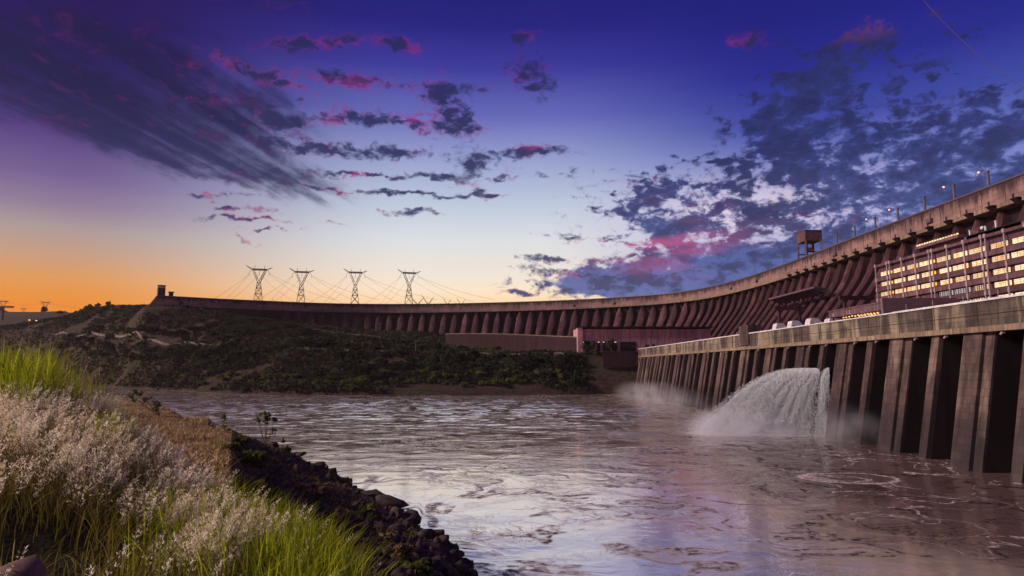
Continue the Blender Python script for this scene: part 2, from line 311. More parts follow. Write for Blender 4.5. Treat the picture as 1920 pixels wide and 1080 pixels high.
def ground_mat(name, cols, sc=.02, fine=.6):
    m, t, out = newmat(name); p = wpos(t)
    a = t.noise(p, sc, 5, .6, .5); b = t.noise(p, sc*9, 6, .65); 
    col = t.ramp(t.m('ADD', t.m('MULTIPLY', a, .7), t.m('MULTIPLY', b, .3)), [(.34+.32*i/(len(cols)-1), c) for i, c in enumerate(cols)])
    col = t.mix(.5, col, t.mix(t.step(t.noise(p, fine, 4, .7), .3, .7), tuple([0.0]*3)+(1,), (1, 1, 1, 1)), 'OVERLAY')
    principled(t, out, col, .95, (b, .8, .6), .1); return m
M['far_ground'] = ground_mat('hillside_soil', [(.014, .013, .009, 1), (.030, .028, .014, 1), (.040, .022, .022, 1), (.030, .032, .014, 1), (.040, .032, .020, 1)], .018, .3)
# near bank: soil, dry turf and dark rock mixed by place
def near_mat():
    m, t, out = newmat('bank_soil'); p = wpos(t)
    at = t.new('ShaderNodeAttribute', attribute_name='zone'); z = t.sep(at.outputs['Vector'])
    n = t.noise(p, .22, 6, .65, .6); f = t.noise(p, 3.0, 5, .7); l = t.noise(t.v('MULTIPLY', p, (.05, .16, .1)), 1.0, 5, .6, .8)
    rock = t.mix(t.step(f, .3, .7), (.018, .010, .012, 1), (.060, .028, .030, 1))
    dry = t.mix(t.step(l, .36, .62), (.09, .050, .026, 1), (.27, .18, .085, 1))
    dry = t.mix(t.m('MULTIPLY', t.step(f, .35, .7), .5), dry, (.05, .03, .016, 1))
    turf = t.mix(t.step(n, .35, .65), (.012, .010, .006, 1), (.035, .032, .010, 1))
    col = t.mix(z[0], rock, dry); col = t.mix(z[1], col, turf)
    principled(t, out, col, .95, (f, .8, .12), .15); return m
M['near_ground'] = near_mat()
M['rock'] = simple('dark_basalt', (.040, .023, .022), .85, .6, 1.2)
M['rockp'] = simple('pale_stone', (.15, .085, .07), .85, .3, 6.0)
def leafmat(name, a, b, trans=.35, sc=.3, attr=False):
    m, t, out = newmat(name)
    if attr: f = t.new('ShaderNodeAttribute', attribute_name='tint').outputs['Fac']
    else: f = t.step(t.noise(wpos(t), sc, 4, .7), .35, .65)
    col = t.mix(f, a, b)
    d = t.new('ShaderNodeBsdfDiffuse'); tr = t.new('ShaderNodeBsdfTranslucent'); mx = t.new('ShaderNodeMixShader')
    t.put(d.inputs[0], col); t.put(tr.inputs[0], col); mx.inputs[0].default_value = trans
    t.l.new(d.outputs[0], mx.inputs[1]); t.l.new(tr.outputs[0], mx.inputs[2]); t.l.new(mx.outputs[0], out.inputs[0]); return m
M['leaf_far'] = leafmat('scrub_leaves', (.010, .015, .011, 1), (.042, .052, .026, 1), .2, .03)
M['leaf_mid'] = leafmat('bush_leaves', (.030, .042, .014, 1), (.15, .15, .04, 1), .35, .5)
M['leaf_tan'] = leafmat('tan_bush_leaves', (.07, .045, .028, 1), (.26, .19, .11, 1), .3, .6)
M['leaf_dry'] = leafmat('dry_scrub_leaves', (.022, .016, .014, 1), (.060, .036, .032, 1), .2, .05)
M['leaf_white'] = leafmat('flowering_leaves', (.03, .04, .025, 1), (.30, .26, .28, 1), .2, 1.0)
M['bark'] = simple('bark', (.10, .07, .05), .9, .3, 2.0)
M['green'] = leafmat('green_blades', (.12, .16, .010, 1), (.44, .47, .03, 1), .5, 1, True)
M['olive'] = leafmat('olive_blades', (.08, .065, .015, 1), (.30, .26, .05, 1), .45, 1, True)
M['straw'] = leafmat('straw_blades', (.16, .10, .05, 1), (.50, .36, .20, 1), .4, 1, True)
M['plume'] = leafmat('feathery_plumes', (.55, .40, .24, 1), (1.0, .92, .76, 1), .5, 1, True)

# ------------------------------------------------------------------ mesh helpers
class MB:
    def __init__(s): s.v = []; s.f = []
    def add(s, vs_, fs):
        o = len(s.v); s.v.extend([tuple(p) for p in vs_]); s.f.extend([tuple(i+o for i in f) for f in fs]); return s
    def box(s, x0, x1, y0, y1, z0, z1):
        return s.add([(x, y, z) for z in (z0, z1) for x, y in ((x0, y0), (x1, y0), (x1, y1), (x0, y1))],
                     [(3, 2, 1, 0), (4, 5, 6, 7), (0, 1, 5, 4), (1, 2, 6, 5), (2, 3, 7, 6), (3, 0, 4, 7)])
    def obox(s, c, t, n, l, w, z0, z1):
        """box centred on c in plan, along t by l, along n by w"""
        P = [(c[0]+t[0]*a*l/2+n[0]*b*w/2, c[1]+t[1]*a*l/2+n[1]*b*w/2) for a, b in ((-1, -1), (1, -1), (1, 1), (-1, 1))]
        return s.add([(x, y, z) for z in (z0, z1) for x, y in P], [(3, 2, 1, 0), (4, 5, 6, 7), (0, 1, 5, 4), (1, 2, 6, 5), (2, 3, 7, 6), (3, 0, 4, 7)])
    def prism(s, poly, y0, y1):        # polygon in XZ run along Y
        n = len(poly)
        return s.add([(x, y0, z) for x, z in poly]+[(x, y1, z) for x, z in poly],
                     [tuple(range(n-1, -1, -1)), tuple(range(n, 2*n))]+[(i, (i+1) % n, n+(i+1) % n, n+i) for i in range(n)])
    def tube(s, pts, r, k=6, r2=None):
        pts = [Vector(p) for p in pts]; rings = []
        for i, p in enumerate(pts):
            d = (pts[min(i+1, len(pts)-1)]-pts[max(i-1, 0)]).normalized()
            u = d.cross(Vector((0, 0, 1))); u = u.normalized() if u.length > 1e-3 else Vector((1, 0, 0)); w = d.cross(u)
            rr = r if r2 is None else r+(r2-r)*i/(len(pts)-1)
            rings.append([p+(u*math.cos(a)+w*math.sin(a))*rr for a in [2*math.pi*j/k for j in range(k)]])
        vv = [q for g in rings for q in g]; ff = []
        for i in range(len(pts)-1):
            for j in range(k): ff.append((i*k+j, i*k+(j+1) % k, (i+1)*k+(j+1) % k, (i+1)*k+j))
        ff.append(tuple(range(k-1, -1, -1))); ff.append(tuple((len(pts)-1)*k+j for j in range(k)))
        return s.add(vv, ff)
    def ball(s, c, r, sub=6, sz=1.0):
        vv = [(c[0], c[1], c[2]+r*sz)]; ff = []; nu = sub*2
        for i in range(1, sub):
            th = math.pi*i/sub
            for j in range(nu): ph = 2*math.pi*j/nu; vv.append((c[0]+r*math.sin(th)*math.cos(ph), c[1]+r*math.sin(th)*math.sin(ph), c[2]+r*sz*math.cos(th)))
        vv.append((c[0], c[1], c[2]-r*sz)); L = len(vv)-1
        for j in range(nu):
            ff.append((0, 1+j, 1+(j+1) % nu)); ff.append((L, L-nu+(j+1) % nu, L-nu+j))
            for i in range(sub-2): a = 1+i*nu; ff.append((a+j, a+nu+j, a+nu+(j+1) % nu, a+(j+1) % nu))
        return s.add(vv, ff)
    def mesh(s, name, org=(0, 0, 0)):
        me = bpy.data.meshes.new(name); o = org
        me.from_pydata([(p[0]-o[0], p[1]-o[1], p[2]-o[2]) for p in s.v], [], s.f); me.update(); return me
def tag(o, label=None, cat=None, group=None, kind=None):
    if label: o['label'] = label
    if cat: o['category'] = cat
    if group: o['group'] = group
    if kind: o['kind'] = kind
    return o
def empty(name, loc, label, cat, group=None):
    o = bpy.data.objects.new(name, None); C.objects.link(o); o.location = loc; o.empty_display_size = 1
    return tag(o, label, cat, group)
ORG = {}
def part(name, mb, mat, parent, smooth=False, org=None):
    """mesh given in world coordinates (or in the thing's own when org=(0,0,0)), parented to its thing"""
    o_ = tuple(parent.location) if org is None else org
    if parent.parent is not None and org is None: o_ = tuple(parent.parent.location)
    me = mb.mesh(name, o_); me.materials.append(M[mat] if isinstance(mat, str) else mat)
    if smooth: me.polygons.foreach_set('use_smooth', [True]*len(me.polygons))
    o = bpy.data.objects.new(name, me); C.objects.link(o); o.parent = parent; return o
def solo(name, mb, mat, loc, label=None, cat=None, group=None, kind=None, smooth=False, local=False):
    me = mb.mesh(name, (0, 0, 0) if local else loc); me.materials.append(M[mat] if isinstance(mat, str) else mat)
    if smooth: me.polygons.foreach_set('use_smooth', [True]*len(me.polygons))
    o = bpy.data.objects.new(name, me); C.objects.link(o); o.location = loc
    return tag(o, label, cat, group, kind)
def npmesh(name, V, F, mat, tint=None, smooth=False):
    """fast mesh from numpy arrays; F is (n,3) or (n,4)"""
    me = bpy.data.meshes.new(name); k = F.shape[1]
    me.vertices.add(len(V)); me.vertices.foreach_set('co', V.astype(np.float32).ravel())
    me.loops.add(F.size); me.loops.foreach_set('vertex_index', F.astype(np.int32).ravel())
    me.polygons.add(len(F)); me.polygons.foreach_set('loop_start', np.arange(0, F.size, k, dtype=np.int32))
    me.materials.append(M[mat] if isinstance(mat, str) else mat)
    if tint is not None:
        a = me.attributes.new('tint', 'FLOAT', 'POINT'); a.data.foreach_set('value', tint.astype(np.float32))
    me.update(calc_edges=True); me.validate()
    if smooth: me.polygons.foreach_set('use_smooth', [True]*len(F))
    return me
def link(name, me, loc=(0, 0, 0), parent=None):
    o = bpy.data.objects.new(name, me); C.objects.link(o); o.location = loc
    if parent: o.parent = parent
    return o
def dup_tree(o, parent=None):
    c = o.copy(); C.objects.link(c); c.parent = parent
    for ch in list(o.children): dup_tree(ch, c)
    return c

# smooth value noise in numpy (for ground relief)
_G = np.random.default_rng(5).random((256, 256))
def vnoise(x, y):
    xi = np.floor(x).astype(int); yi = np.floor(y).astype(int); fx = x-xi; fy = y-yi
    fx = fx*fx*(3-2*fx); fy = fy*fy*(3-2*fy); g = lambda i, j: _G[i % 256, j % 256]
    return (g(xi, yi)*(1-fx)+g(xi+1, yi)*fx)*(1-fy)+(g(xi, yi+1)*(1-fx)+g(xi+1, yi+1)*fx)*fy
def fbm(x, y, o=4):
    s = 0; a = .5; 
    for i in range(o): s = s+a*(vnoise(x*2**i+17*i, y*2**i+31*i)-.5); a *= .5
    return s

# ------------------------------------------------------------------ ground, water
class Terrain:
    """relief given as profiles (distance, height) along bearings X/Y = a"""
    def __init__(s, cols, ys):
        s.a = np.array([c[0] for c in cols]); s.ly = np.log(ys)
        s.T = np.array([np.interp(s.ly, np.log([p[0] for p in c[1]]), [p[1] for p in c[1]]) for c in cols])
        if True:      # smooth along distance a touch
            k = np.array([.25, .5, .25]); s.T[:, 1:-1] = s.T[:, :-2]*.25+s.T[:, 1:-1]*.5+s.T[:, 2:]*.25
    def z(s, X, Y):
        X = np.asarray(X, float); Y = np.asarray(Y, float)
        a = np.clip(X/Y, s.a[0], s.a[-1]-1e-6); l = np.clip(np.log(Y), s.ly[0], s.ly[-1]-1e-9)
        i = np.clip(np.searchsorted(s.a, a, 'right')-1, 0, len(s.a)-2); fa = (a-s.a[i])/(s.a[i+1]-s.a[i])
        fa = fa*fa*(3-2*fa)*.4+fa*.6
        j = np.clip(np.searchsorted(s.ly, l, 'right')-1, 0, len(s.ly)-2); fl = (l-s.ly[j])/(s.ly[j+1]-s.ly[j])
        T = s.T
        return (T[i, j]*(1-fa)+T[i+1, j]*fa)*(1-fl)+(T[i, j+1]*(1-fa)+T[i+1, j+1]*fa)*fl
def aof(x): return (x-960)/1200
def col(x, prof):
    """prof entries (Y, height relative to the eye) or (Y, 'row')"""
    out = []
    for p in prof:
        if isinstance(p[1], str): out.append((p[0], zrow(float(p[1]), p[0])))
        else: out.append((p[0], EYE+p[1]))
    cosp = 1.0
    return (aof(x), out)
near_cols = [
 col(-1800, [(.3, -1.2), (4, 1), (10, 2), (30, 1), (100, -3), (400, -8), (700, -30)]),
 col(-300, [(.3, -1.6), (4, -1.1), (8, -.5), (12, -.25), (20, -.9), (40, -4), (100, -9), (300, -11), (480, -13), (640, -30)]),
 col(0, [(.3, -1.65), (4, -1.35), (7, -.92), (10, -.62), (14, -.75), (25, -3), (60, -8), (120, -10), (300, -12.5), (420, -15), (560, -28)]),
 col(110, [(.3, -1.65), (4, -1.45), (7, -1.1), (10, -.70), (13, -.80), (22, -2.4), (50, -7), (120, -10.5), (300, -13), (380, -16), (480, -28)]),
 col(210, [(.3, -1.65), (4, -1.5), (7, -1.3), (10, -.95), (13, -1.1), (20, -2.6), (45, -7), (120, -11), (260, -12.2), (330, -15), (420, -28)]),
 col(270, [(.3, -1.65), (4, -1.55), (7, -1.45), (9.5, -1.28), (12, -1.6), (20, -4), (40, -8), (90, -11), (215, '752'), (260, -14), (350, -28)]),
 col(330, [(.3, -1.7), (5, -1.6), (9, -1.5), (12, -2.3), (20, -5.5), (38, -8.5), (80, -10.8), (190, '766'), (220, -16), (300, -28)]),
 col(400, [(.3, -1.7), (5, -1.6), (8, -1.62), (11, -2.5), (20, -6.5), (38, -9.5), (75, -11.0), (146, '786'), (170, -18), (230, -28)]),
 col(440, [(.3, -1.7), (5, -1.65), (7.5, -1.65), (10, -2.4), (20, -7), (40, -10.5), (78, '851'), (88, -10.8), (122, '801'), (140, -18), (200, -28)]),
 col(470, [(.3, -1.7), (5, -1.7), (7, -1.72), (10, -2.8), (20, -8), (40, -12), (70, -13.5), (100, -13.6), (124, '817'), (150, -20), (190, -28)]),
 col(520, [(.3, -1.7), (5, -1.7), (6.5, -1.75), (10, -3.1), (20, -8.3), (40, -12.5), (70, -14.5), (100, -15.2), (126, '837'), (150, -24), (165, -28)]),
 col(620, [(.3, -1.75), (4, -1.7), (6, -1.8), (10, -3.6), (20, -9), (40, -13.5), (60, -15.6), (90, -17.6), (122, '881'), (135, -25), (150, -28)]),
 col(700, [(.3, -1.75), (4, -1.75), (5.2, -1.85), (10, -4.2), (20, -9.5), (40, -14), (60, -16.5), (90, -19.2), (108, '921'), (122, -25), (140, -28)]),
 col(760, [(.3, -1.75), (4, -1.8), (5, -2.0), (10, -4.8), (20, -10), (40, -14.5), (60, -17), (80, -19.3), (97, '950'), (108, -25), (125, -28)]),
 col(830, [(.3, -1.75), (3.5, -1.85), (5, -2.4), (10, -5.5), (20, -10.5), (40, -15), (60, -18.2), (82, '1000'), (92, -25), (108, -28)]),
 col(905, [(.3, -1.75), (3, -1.9), (5, -3.0), (10, -6.3), (20, -12), (40, -17), (55, -19.5), (67, '1081'), (75, -25), (90, -28)]),
 col(1010, [(.3, -1.75), (3, -2.3), (10, -8), (20, -13), (35, -19), (46, -25), (60, -28)]),
 col(1400, [(.3, -1.75), (3, -3), (10, -10), (18, -17), (28, -25), (50, -28)]),
 col(3400, [(.3, -1.75), (2, -3), (6, -9), (11, -18), (16, -25), (50, -28)])]
NEAR = Terrain(near_cols, np.exp(np.linspace(math.log(.3), math.log(700), 700)))
def near_z(X, Y):
    X = np.asarray(X, float); Y = np.asarray(Y, float); z = NEAR.z(X, Y)
    far = np.clip((Y-14)/40, 0, 1)
    n = fbm(X*.45, Y*.45, 4)*.35 + fbm(X*.09+5, Y*.09, 5)*2.6*far + fbm(X*.5+9, Y*.5, 3)*1.0*np.clip((X/Y+.42)/.05, 0, 1)*far
    return z+n
def terrain_mesh(name, fz, a0, a1, na, y0, y1, ny, mat, zone=None):
    A = np.linspace(a0, a1, na) if np.isscalar(na) else na
    Yv = np.exp(np.linspace(math.log(y0), math.log(y1), ny)); na = len(A)
    YY, AA = np.meshgrid(Yv, A, indexing='ij'); XX = AA*YY; ZZ = fz(XX, YY)
    V = np.stack([XX, YY, ZZ], -1).reshape(-1, 3)
    i = np.arange(ny-1)[:, None]*na+np.arange(na-1)[None, :]; i = i.ravel()
    F = np.stack([i, i+1, i+1+na, i+na], 1)
    me = npmesh(name, V, F, mat, smooth=True)
    if zone is not None:
        at = me.attributes.new('zone', 'FLOAT_VECTOR', 'POINT'); at.data.foreach_set('vector', zone(XX, YY, ZZ).reshape(-1, 3).astype(np.float32).ravel())
    return me
def sst(x, a, b): t_ = np.clip((x-a)/(b-a), 0, 1); return t_*t_*(3-2*t_)
def near_zone(X, Y, Z):
    a = X/Y; turf = 1-sst(Y, 16, 34)
    edge = aof(445)+.012*np.sin(Y*.3)
    dry = (1-sst(a, edge-.004, edge+.010))*sst(Y, 24, 42)*(Z > 6.0)
    return np.stack([dry, turf, 0*X], -1)
Aa = np.concatenate([np.linspace(-2.2, -.85, 50)[:-1], np.linspace(-.85, .1, 520), np.linspace(.1, 2.0, 60)[1:]])
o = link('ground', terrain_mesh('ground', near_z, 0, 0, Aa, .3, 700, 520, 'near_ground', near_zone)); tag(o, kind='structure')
mb = MB(); mb.add([(-2000, -1500, 22.1), (2000, -1500, 22.1), (1.0, .31, 22.1), (-1.0, .31, 22.1)], [(0, 1, 2, 3)])
solo('ground', mb, 'near_ground', (0, 0, 0), kind='structure')
mb = MB(); mb.add([(-5200, -1600, -6), (5200, -1600, -6), (5200, 5200, -6), (-5200, 5200, -6)], [(0, 1, 2, 3)])
solo('ground', mb, 'far_ground', (0, 0, 0), kind='structure')
mb = MB(); mb.add([(-3000, -1500, -.9), (128, -1500, -.9), (128, 2500, -.9), (-3000, 2500, -.9)], [(0, 1, 2, 3)])
solo('water', mb, 'water', (0, 0, 0), kind='structure')
def water_z(X, Y):
    amp = .12+1.2*sst(Y, 170, 400)
    swell = fbm(X/9.0+3, Y/6.0, 4)*.95+fbm(X/30.0, Y/22.0+7, 3)*.8
    dome = .5*np.exp(-((X-88)/34)**2-((Y-196)/20)**2)+.35*np.exp(-((X-96)/22)**2-((Y-168)/12)**2)
    return swell*amp+dome*1.6
o = link('water', terrain_mesh('water', water_z, -.95, .95, 560, 44, 1050, 1000, 'water')); tag(o, kind='structure')

far_cols = [
 col(-900, [(900, -40), (1400, -27), (1450, '700'), (1600, '640'), (2200, '610'), (3200, '592'), (6000, '586'), (9000, -20)]),
 col(0, [(700, -40), (1000, -27), (1015, '712'), (1050, '695'), (1150, '620'), (1400, '604'), (2000, '592'), (3200, '585'), (6000, '584'), (9000, -20)]),
 col(120, [(600, -40), (880, -27), (892, '712'), (925, '692'), (960, '665'), (990, '624'), (1005, '623'), (1100, '600'), (1150, '598'), (1500, '588'), (2600, '586'), (9000, -20)]),
 col(165, [(560, -40), (830, -27), (842, '712'), (875, '690'), (905, '668'), (940, '628'), (955, '627'), (1040, '597'), (1060, '596'), (1180, '578'), (1500, '582'), (9000, -20)]),
 col(210, [(560, -40), (785, -27), (797, '714'), (830, '690'), (858, '666'), (880, '632'), (892, '631'), (930, '603'), (942, '602'), (1000, '573'), (1300, '576'), (9000, -20)]),
 col(270, [(500, -40), (728, -27), (740, '715'), (762, '690'), (780, '666'), (795, '640'), (806, '639'), (826, '609'), (834, '608'), (860, '574'), (1200, '574'), (9000, -20)]),
 col(340, [(480, -40), (664, -27), (676, '718'), (712, '692'), (738, '668'), (765, '646'), (778, '645'), (812, '615'), (822, '613'), (862, '577'), (1100, '574'), (9000, -20)]),
 col(400, [(460, -40), (615, -27), (626, '722'), (668, '696'), (700, '672'), (728, '650'), (741, '649'), (775, '619'), (790, '617'), (850, '586'), (1000, '586'), (9000, -20)]),
 col(470, [(430, -40), (575, -27), (585, '727'), (630, '706'), (665, '680'), (700, '653'), (713, '652'), (745, '622'), (760, '619'), (860, '597'), (1000, '597'), (9000, -20)]),
 col(550, [(400, -40), (546, -27), (556, '729'), (595, '713'), (636, '684'), (668, '656'), (681, '655'), (712, '626'), (730, '619'), (890, '608'), (1000, '608'), (9000, -20)]),
 col(620, [(400, -40), (542, -27), (551, '731'), (588, '716'), (626, '686'), (657, '658'), (670, '657'), (700, '636'), (725, '622'), (915, '614'), (1000, '614'), (9000, -20)]),
 col(700, [(400, -40), (540, -27), (548, '731'), (582, '717'), (620, '687'), (650, '661'), (663, '660'), (690, '645'), (720, '629'), (935, '622'), (1000, '622'), (9000, -20)]),
 col(780, [(400, -40), (542, -27), (550, '732'), (584, '717'), (618, '688'), (645, '663'), (658, '662'), (682, '653'), (715, '646'), (800, '640'), (930, '625'), (1000, '625'), (9000, -20)]),
 col(860, [(400, -40), (546, -27), (553, '733'), (586, '718'), (615, '688'), (640, '664'), (652, '662'), (680, '660'), (750, '650'), (920, '628'), (1000, '628'), (9000, -20)]),
 col(1000, [(400, -40), (556, -27), (562, '732'), (580, '712'), (596, '686'), (612, '666'), (628, '663'), (690, '661'), (760, '650'), (900, '632'), (1000, '632'), (9000, -20)]),
 col(1100, [(400, -40), (564, -27), (568, '728'), (576, '708'), (586, '684'), (595, '664'), (610, '661'), (700, '658'), (860, '640'), (1000, '640'), (9000, -20)]),
 col(1200, [(400, -40), (568, -27), (570, '725'), (578, '706'), (586, '684'), (595, '666'), (610, '661'), (700, '658'), (860, '645'), (1000, '645'), (9000, -20)]),
 col(1330, [(400, -40), (566, -27), (570, 8), (578, 13), (610, 14), (700, 14), (900, 14), (1000, 14), (9000, -20)]),
 col(2200, [(400, -40), (566, -27), (570, 8), (578, 13), (610, 14), (700, 14), (900, 14), (1000, 14), (9000, -20)])]
FAR = Terrain(far_cols, np.exp(np.linspace(math.log(400), math.log(9000), 900)))
def far_z(X, Y):
    X = np.asarray(X, float); Y = np.asarray(Y, float)
    return FAR.z(X, Y)+fbm(X*.03, Y*.03, 5)*np.where(Y > 560, 3.0, 0)*sst(X/Y, .25, .12)
Fa = np.concatenate([np.linspace(-1.0, -.85, 30)[:-1], np.linspace(-.85, .3, 460), np.linspace(.3, 1.0, 20)[1:]])
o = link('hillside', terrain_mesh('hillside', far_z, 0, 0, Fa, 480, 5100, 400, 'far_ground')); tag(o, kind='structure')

# service roads on the far bank, laid just above the slope
def road(name, pts, w, lift=1.3, mat='kerb'):
    P = []; 
    for i in range(len(pts)-1):
        n = 12
        for k in range(n): f = k/n; P.append((pts[i][0]*(1-f)+pts[i+1][0]*f, pts[i][1]*(1-f)+pts[i+1][1]*f))
    P.append(pts[-1]); vv = []; ff = []
    for i, (x, y) in enumerate(P):
        X = xcol(x, 650, y); q = P[min(i+1, len(P)-1)]; p = P[max(i-1, 0)]
        d = Vector((xcol(q[0], 650, q[1])-xcol(p[0], 650, p[1]), q[1]-p[1], 0)).normalized(); nn_ = Vector((-d.y, d.x, 0))
        z = float(max(far_z(X, y), far_z(X+nn_.x*w/2, y+nn_.y*w/2), far_z(X-nn_.x*w/2, y-nn_.y*w/2)))
        for s_ in (-1, 1):
            for dz in (lift+.35, -1.5): vv.append((X+nn_.x*s_*w/2, y+nn_.y*s_*w/2, z+dz))
    for i in range(len(P)-1):
        a = i*4; b = a+4
        ff += [(a, a+2, b+2, b), (a+1, a, b, b+1), (a+2, a+3, b+3, b+2)]
    mb = MB(); mb.add(vv, ff); return solo(name, mb, mat, (0, 0, 0), kind='structure')
road('road', [(100, 1010), (165, 947), (210, 882), (240, 842), (270, 803), (305, 786), (340, 769), (400, 735)], 3)
road('road', [(560, 672), (620, 664), (700, 656), (780, 651), (860, 646), (1000, 620), (1085, 604)], 6)
road('road', [(555, 733), (620, 722), (700, 712), (780, 708), (860, 714)], 4)
road('path', [(640, 905), (700, 925), (740, 930)], 6)

# ------------------------------------------------------------------ the dam
crest_raw = [(258, 120), (258, 300), (258, 450), (259.5, 560), (258, 650), (251, 730), (233, 800), (200, 851), (149, 893), (93, 926), (32, 950), (-49, 973), (-132, 988), (-215, 989.5), (-293, 975), (-362, 943), (-428, 907), (-484, 868)]
def catmull(pts, n=16):
    P = [Vector(p) for p in pts]; P = [P[0]*2-P[1]]+P+[P[-1]*2-P[-2]]; out = []
    for i in range(1, len(P)-2):
        for k in range(n):
            t_ = k/n; a, b, c, d = P[i-1:i+3]
            out.append(.5*((2*b)+(c-a)*t_+(2*a-5*b+4*c-d)*t_*t_+(3*b-a-3*c+d)*t_**3))
    out.append(P[-2]); return out
cr = catmull(crest_raw); L = [0]
for i in range(1, len(cr)): L.append(L[-1]+(cr[i]-cr[i-1]).length)
def crest_at(s):
    s = max(0, min(L[-1]-1e-4, s)); i = int(np.searchsorted(L, s, 'right'))-1; i = min(i, len(cr)-2)
    f = (s-L[i])/(L[i+1]-L[i]); p = cr[i].lerp(cr[i+1], f)
    a = cr[max(i-1, 0)]; b = cr[min(i+2, len(cr)-1)]; t_ = (b-a).normalized()
    return p, t_, Vector((-t_.y, t_.x))
UNIT = 17.0; TOT = L[-1]; NU = int(TOT/UNIT)
dam = empty('dam', (258, 300, 38), 'huge curved concrete buttress dam with a pale crest band, behind the river wall', 'dam')
def sweep(prof, s0, s1, step=5.6):
    n = max(2, int((s1-s0)/step)+1); mb = MB(); k = len(prof); vv = []; ff = []
    for i in range(n+1):
        p, t_, nv = crest_at(s0+(s1-s0)*i/n)
        for o_, z in prof: vv.append((p.x+nv.x*o_, p.y+nv.y*o_, z))
    for i in range(n):
        for j in range(k): a = i*k+j; b = i*k+(j+1) % k; ff.append((a, b, b+k, a+k))
    ff.append(tuple(range(k))); ff.append(tuple(n*k+j for j in range(k-1, -1, -1)))
    return mb.add(vv, ff)
part('crest_wall', sweep([(0, 110.2), (0, 120.3), (-14, 120.3), (-14, 107.4), (-2.2, 107.4), (-.6, 108.6)][::-1], 0, TOT), 'band', dam)
part('cornice', sweep([(.55, 120.3), (.55, 121.25), (-.4, 121.25), (-.4, 120.3)][::-1], 0, TOT), 'steel', dam)
part('band_foot', sweep([(.35, 107.6), (.35, 109.9), (-.55, 110.1), (-2.1, 107.2)][::-1], 0, TOT), 'lip', dam)
part('crest_road', sweep([(-.42, 120.32), (-.42, 120.6), (-13.6, 120.6), (-13.6, 120.32)][::-1], 0, TOT), 'asphalt', dam)
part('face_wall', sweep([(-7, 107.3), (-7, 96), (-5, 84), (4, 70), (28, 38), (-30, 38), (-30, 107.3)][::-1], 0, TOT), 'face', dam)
# one buttress per unit
def buttress(s):
    p, t_, nv = crest_at(s)
    k_ = 1.0 if p.y > 800 else .72
    lv = [(z_, h_*k_, o2) for z_, h_, o2 in [(107.2, 1.5, -2.2), (104, 2.2, -1.2), (100, 3.7, .4), (96, 4.8, 2.0), (91, 5.2, 3.9), (84, 5.1, 8.0), (70, 4.6, 18.5), (38, 4.2, 43)]]
    mb = MB(); vv = []
    for z, h, o_ in lv:
        for (w, q) in ((-h, -12), (-h, o_-1.8), (-h*.55, o_-.3), (0, o_), (h*.55, o_-.3), (h, o_-1.8), (h, -12)):
            vv.append((p.x+t_.x*w+nv.x*q, p.y+t_.y*w+nv.y*q, z))
    k = 7; ff = []
    for i in range(len(lv)-1):
        for j in range(k): ff.append((i*k+j, (i+1)*k+j, (i+1)*k+(j+1) % k, i*k+(j+1) % k))
    ff.append(tuple(range(k))); return mb.add(vv, ff)
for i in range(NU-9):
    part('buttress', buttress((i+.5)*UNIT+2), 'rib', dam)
for i in range(NU+1):
    p, t_, nv = crest_at(i*UNIT+2)
    part('joint', MB().obox((p.x+nv.x*.03, p.y+nv.y*.03), t_, nv, .28, .12, 110.3, 120.2), 'dark', dam)
for i in range(int(400/UNIT)+5):
    s = (i+.5)*UNIT+2; p, t_, nv = crest_at(s)
    if p.y > 820: break
    br = MB(); q = (p.x+nv.x*1.6, p.y+nv.y*1.6)
    if p.y < 640:
        br.obox(q, t_, nv, 4.6, 3.2, 108.9, 109.4)
        a = p+nv*.3; 
        br.add([(a.x+t_.x*w, a.y+t_.y*w, 108.9) for w in (-2, 2)]+[(a.x+t_.x*w+nv.x*2.7, a.y+t_.y*w+nv.y*2.7, 108.9) for w in (-2, 2)]+[(a.x+t_.x*w, a.y+t_.y*w, 106.6) for w in (-2, 2)],
               [(0, 2, 4), (1, 5, 3), (2, 3, 5, 4), (0, 1, 3, 2)])
        part('bracket', br, 'face', dam)
    d = MB(); c = p+nv*.05+t_*3.6
    d.obox((c.x, c.y), t_, nv, 1.3, .25, 109.6, 112.6); part('doorway', d, 'dark', dam)
# dark service boxes hung on the band
for x in (1375, 1424, 1577, 1763, 1075, 1150):
    best = min(range(0, int(TOT), 2), key=lambda s: abs((crest_at(s)[0].x/crest_at(s)[0].y*1200+960)-x)); p, t_, nv = crest_at(best)
    mb = MB(); c = p+nv*.9; mb.obox((c.x, c.y), t_, nv, 4.5, 1.8, 112.2, 114.6); mb.obox((p.x+nv.x*.35, p.y+nv.y*.35), t_, nv, .9, .7, 114.6, 118)
    part('service_box', mb, 'steel', dam)
# ledge walkways carried in front of the buttresses
def ledge(y0, y1, x, z, name='ledge'):
    mb = MB(); mb.box(x, x+6, y0, y1, z, z+1.5); n = int((y1-y0)/8.5)
    for k in range(n+1):
        yy = y0+1+k*(y1-y0-2)/max(1, n); mb.prism([(x+.5, z), (x+12, z), (x+12, z-5)], yy-.6, yy+.6)
    return part(name, mb, 'annex', dam)
ledge(484, 570, 230, 83.5)
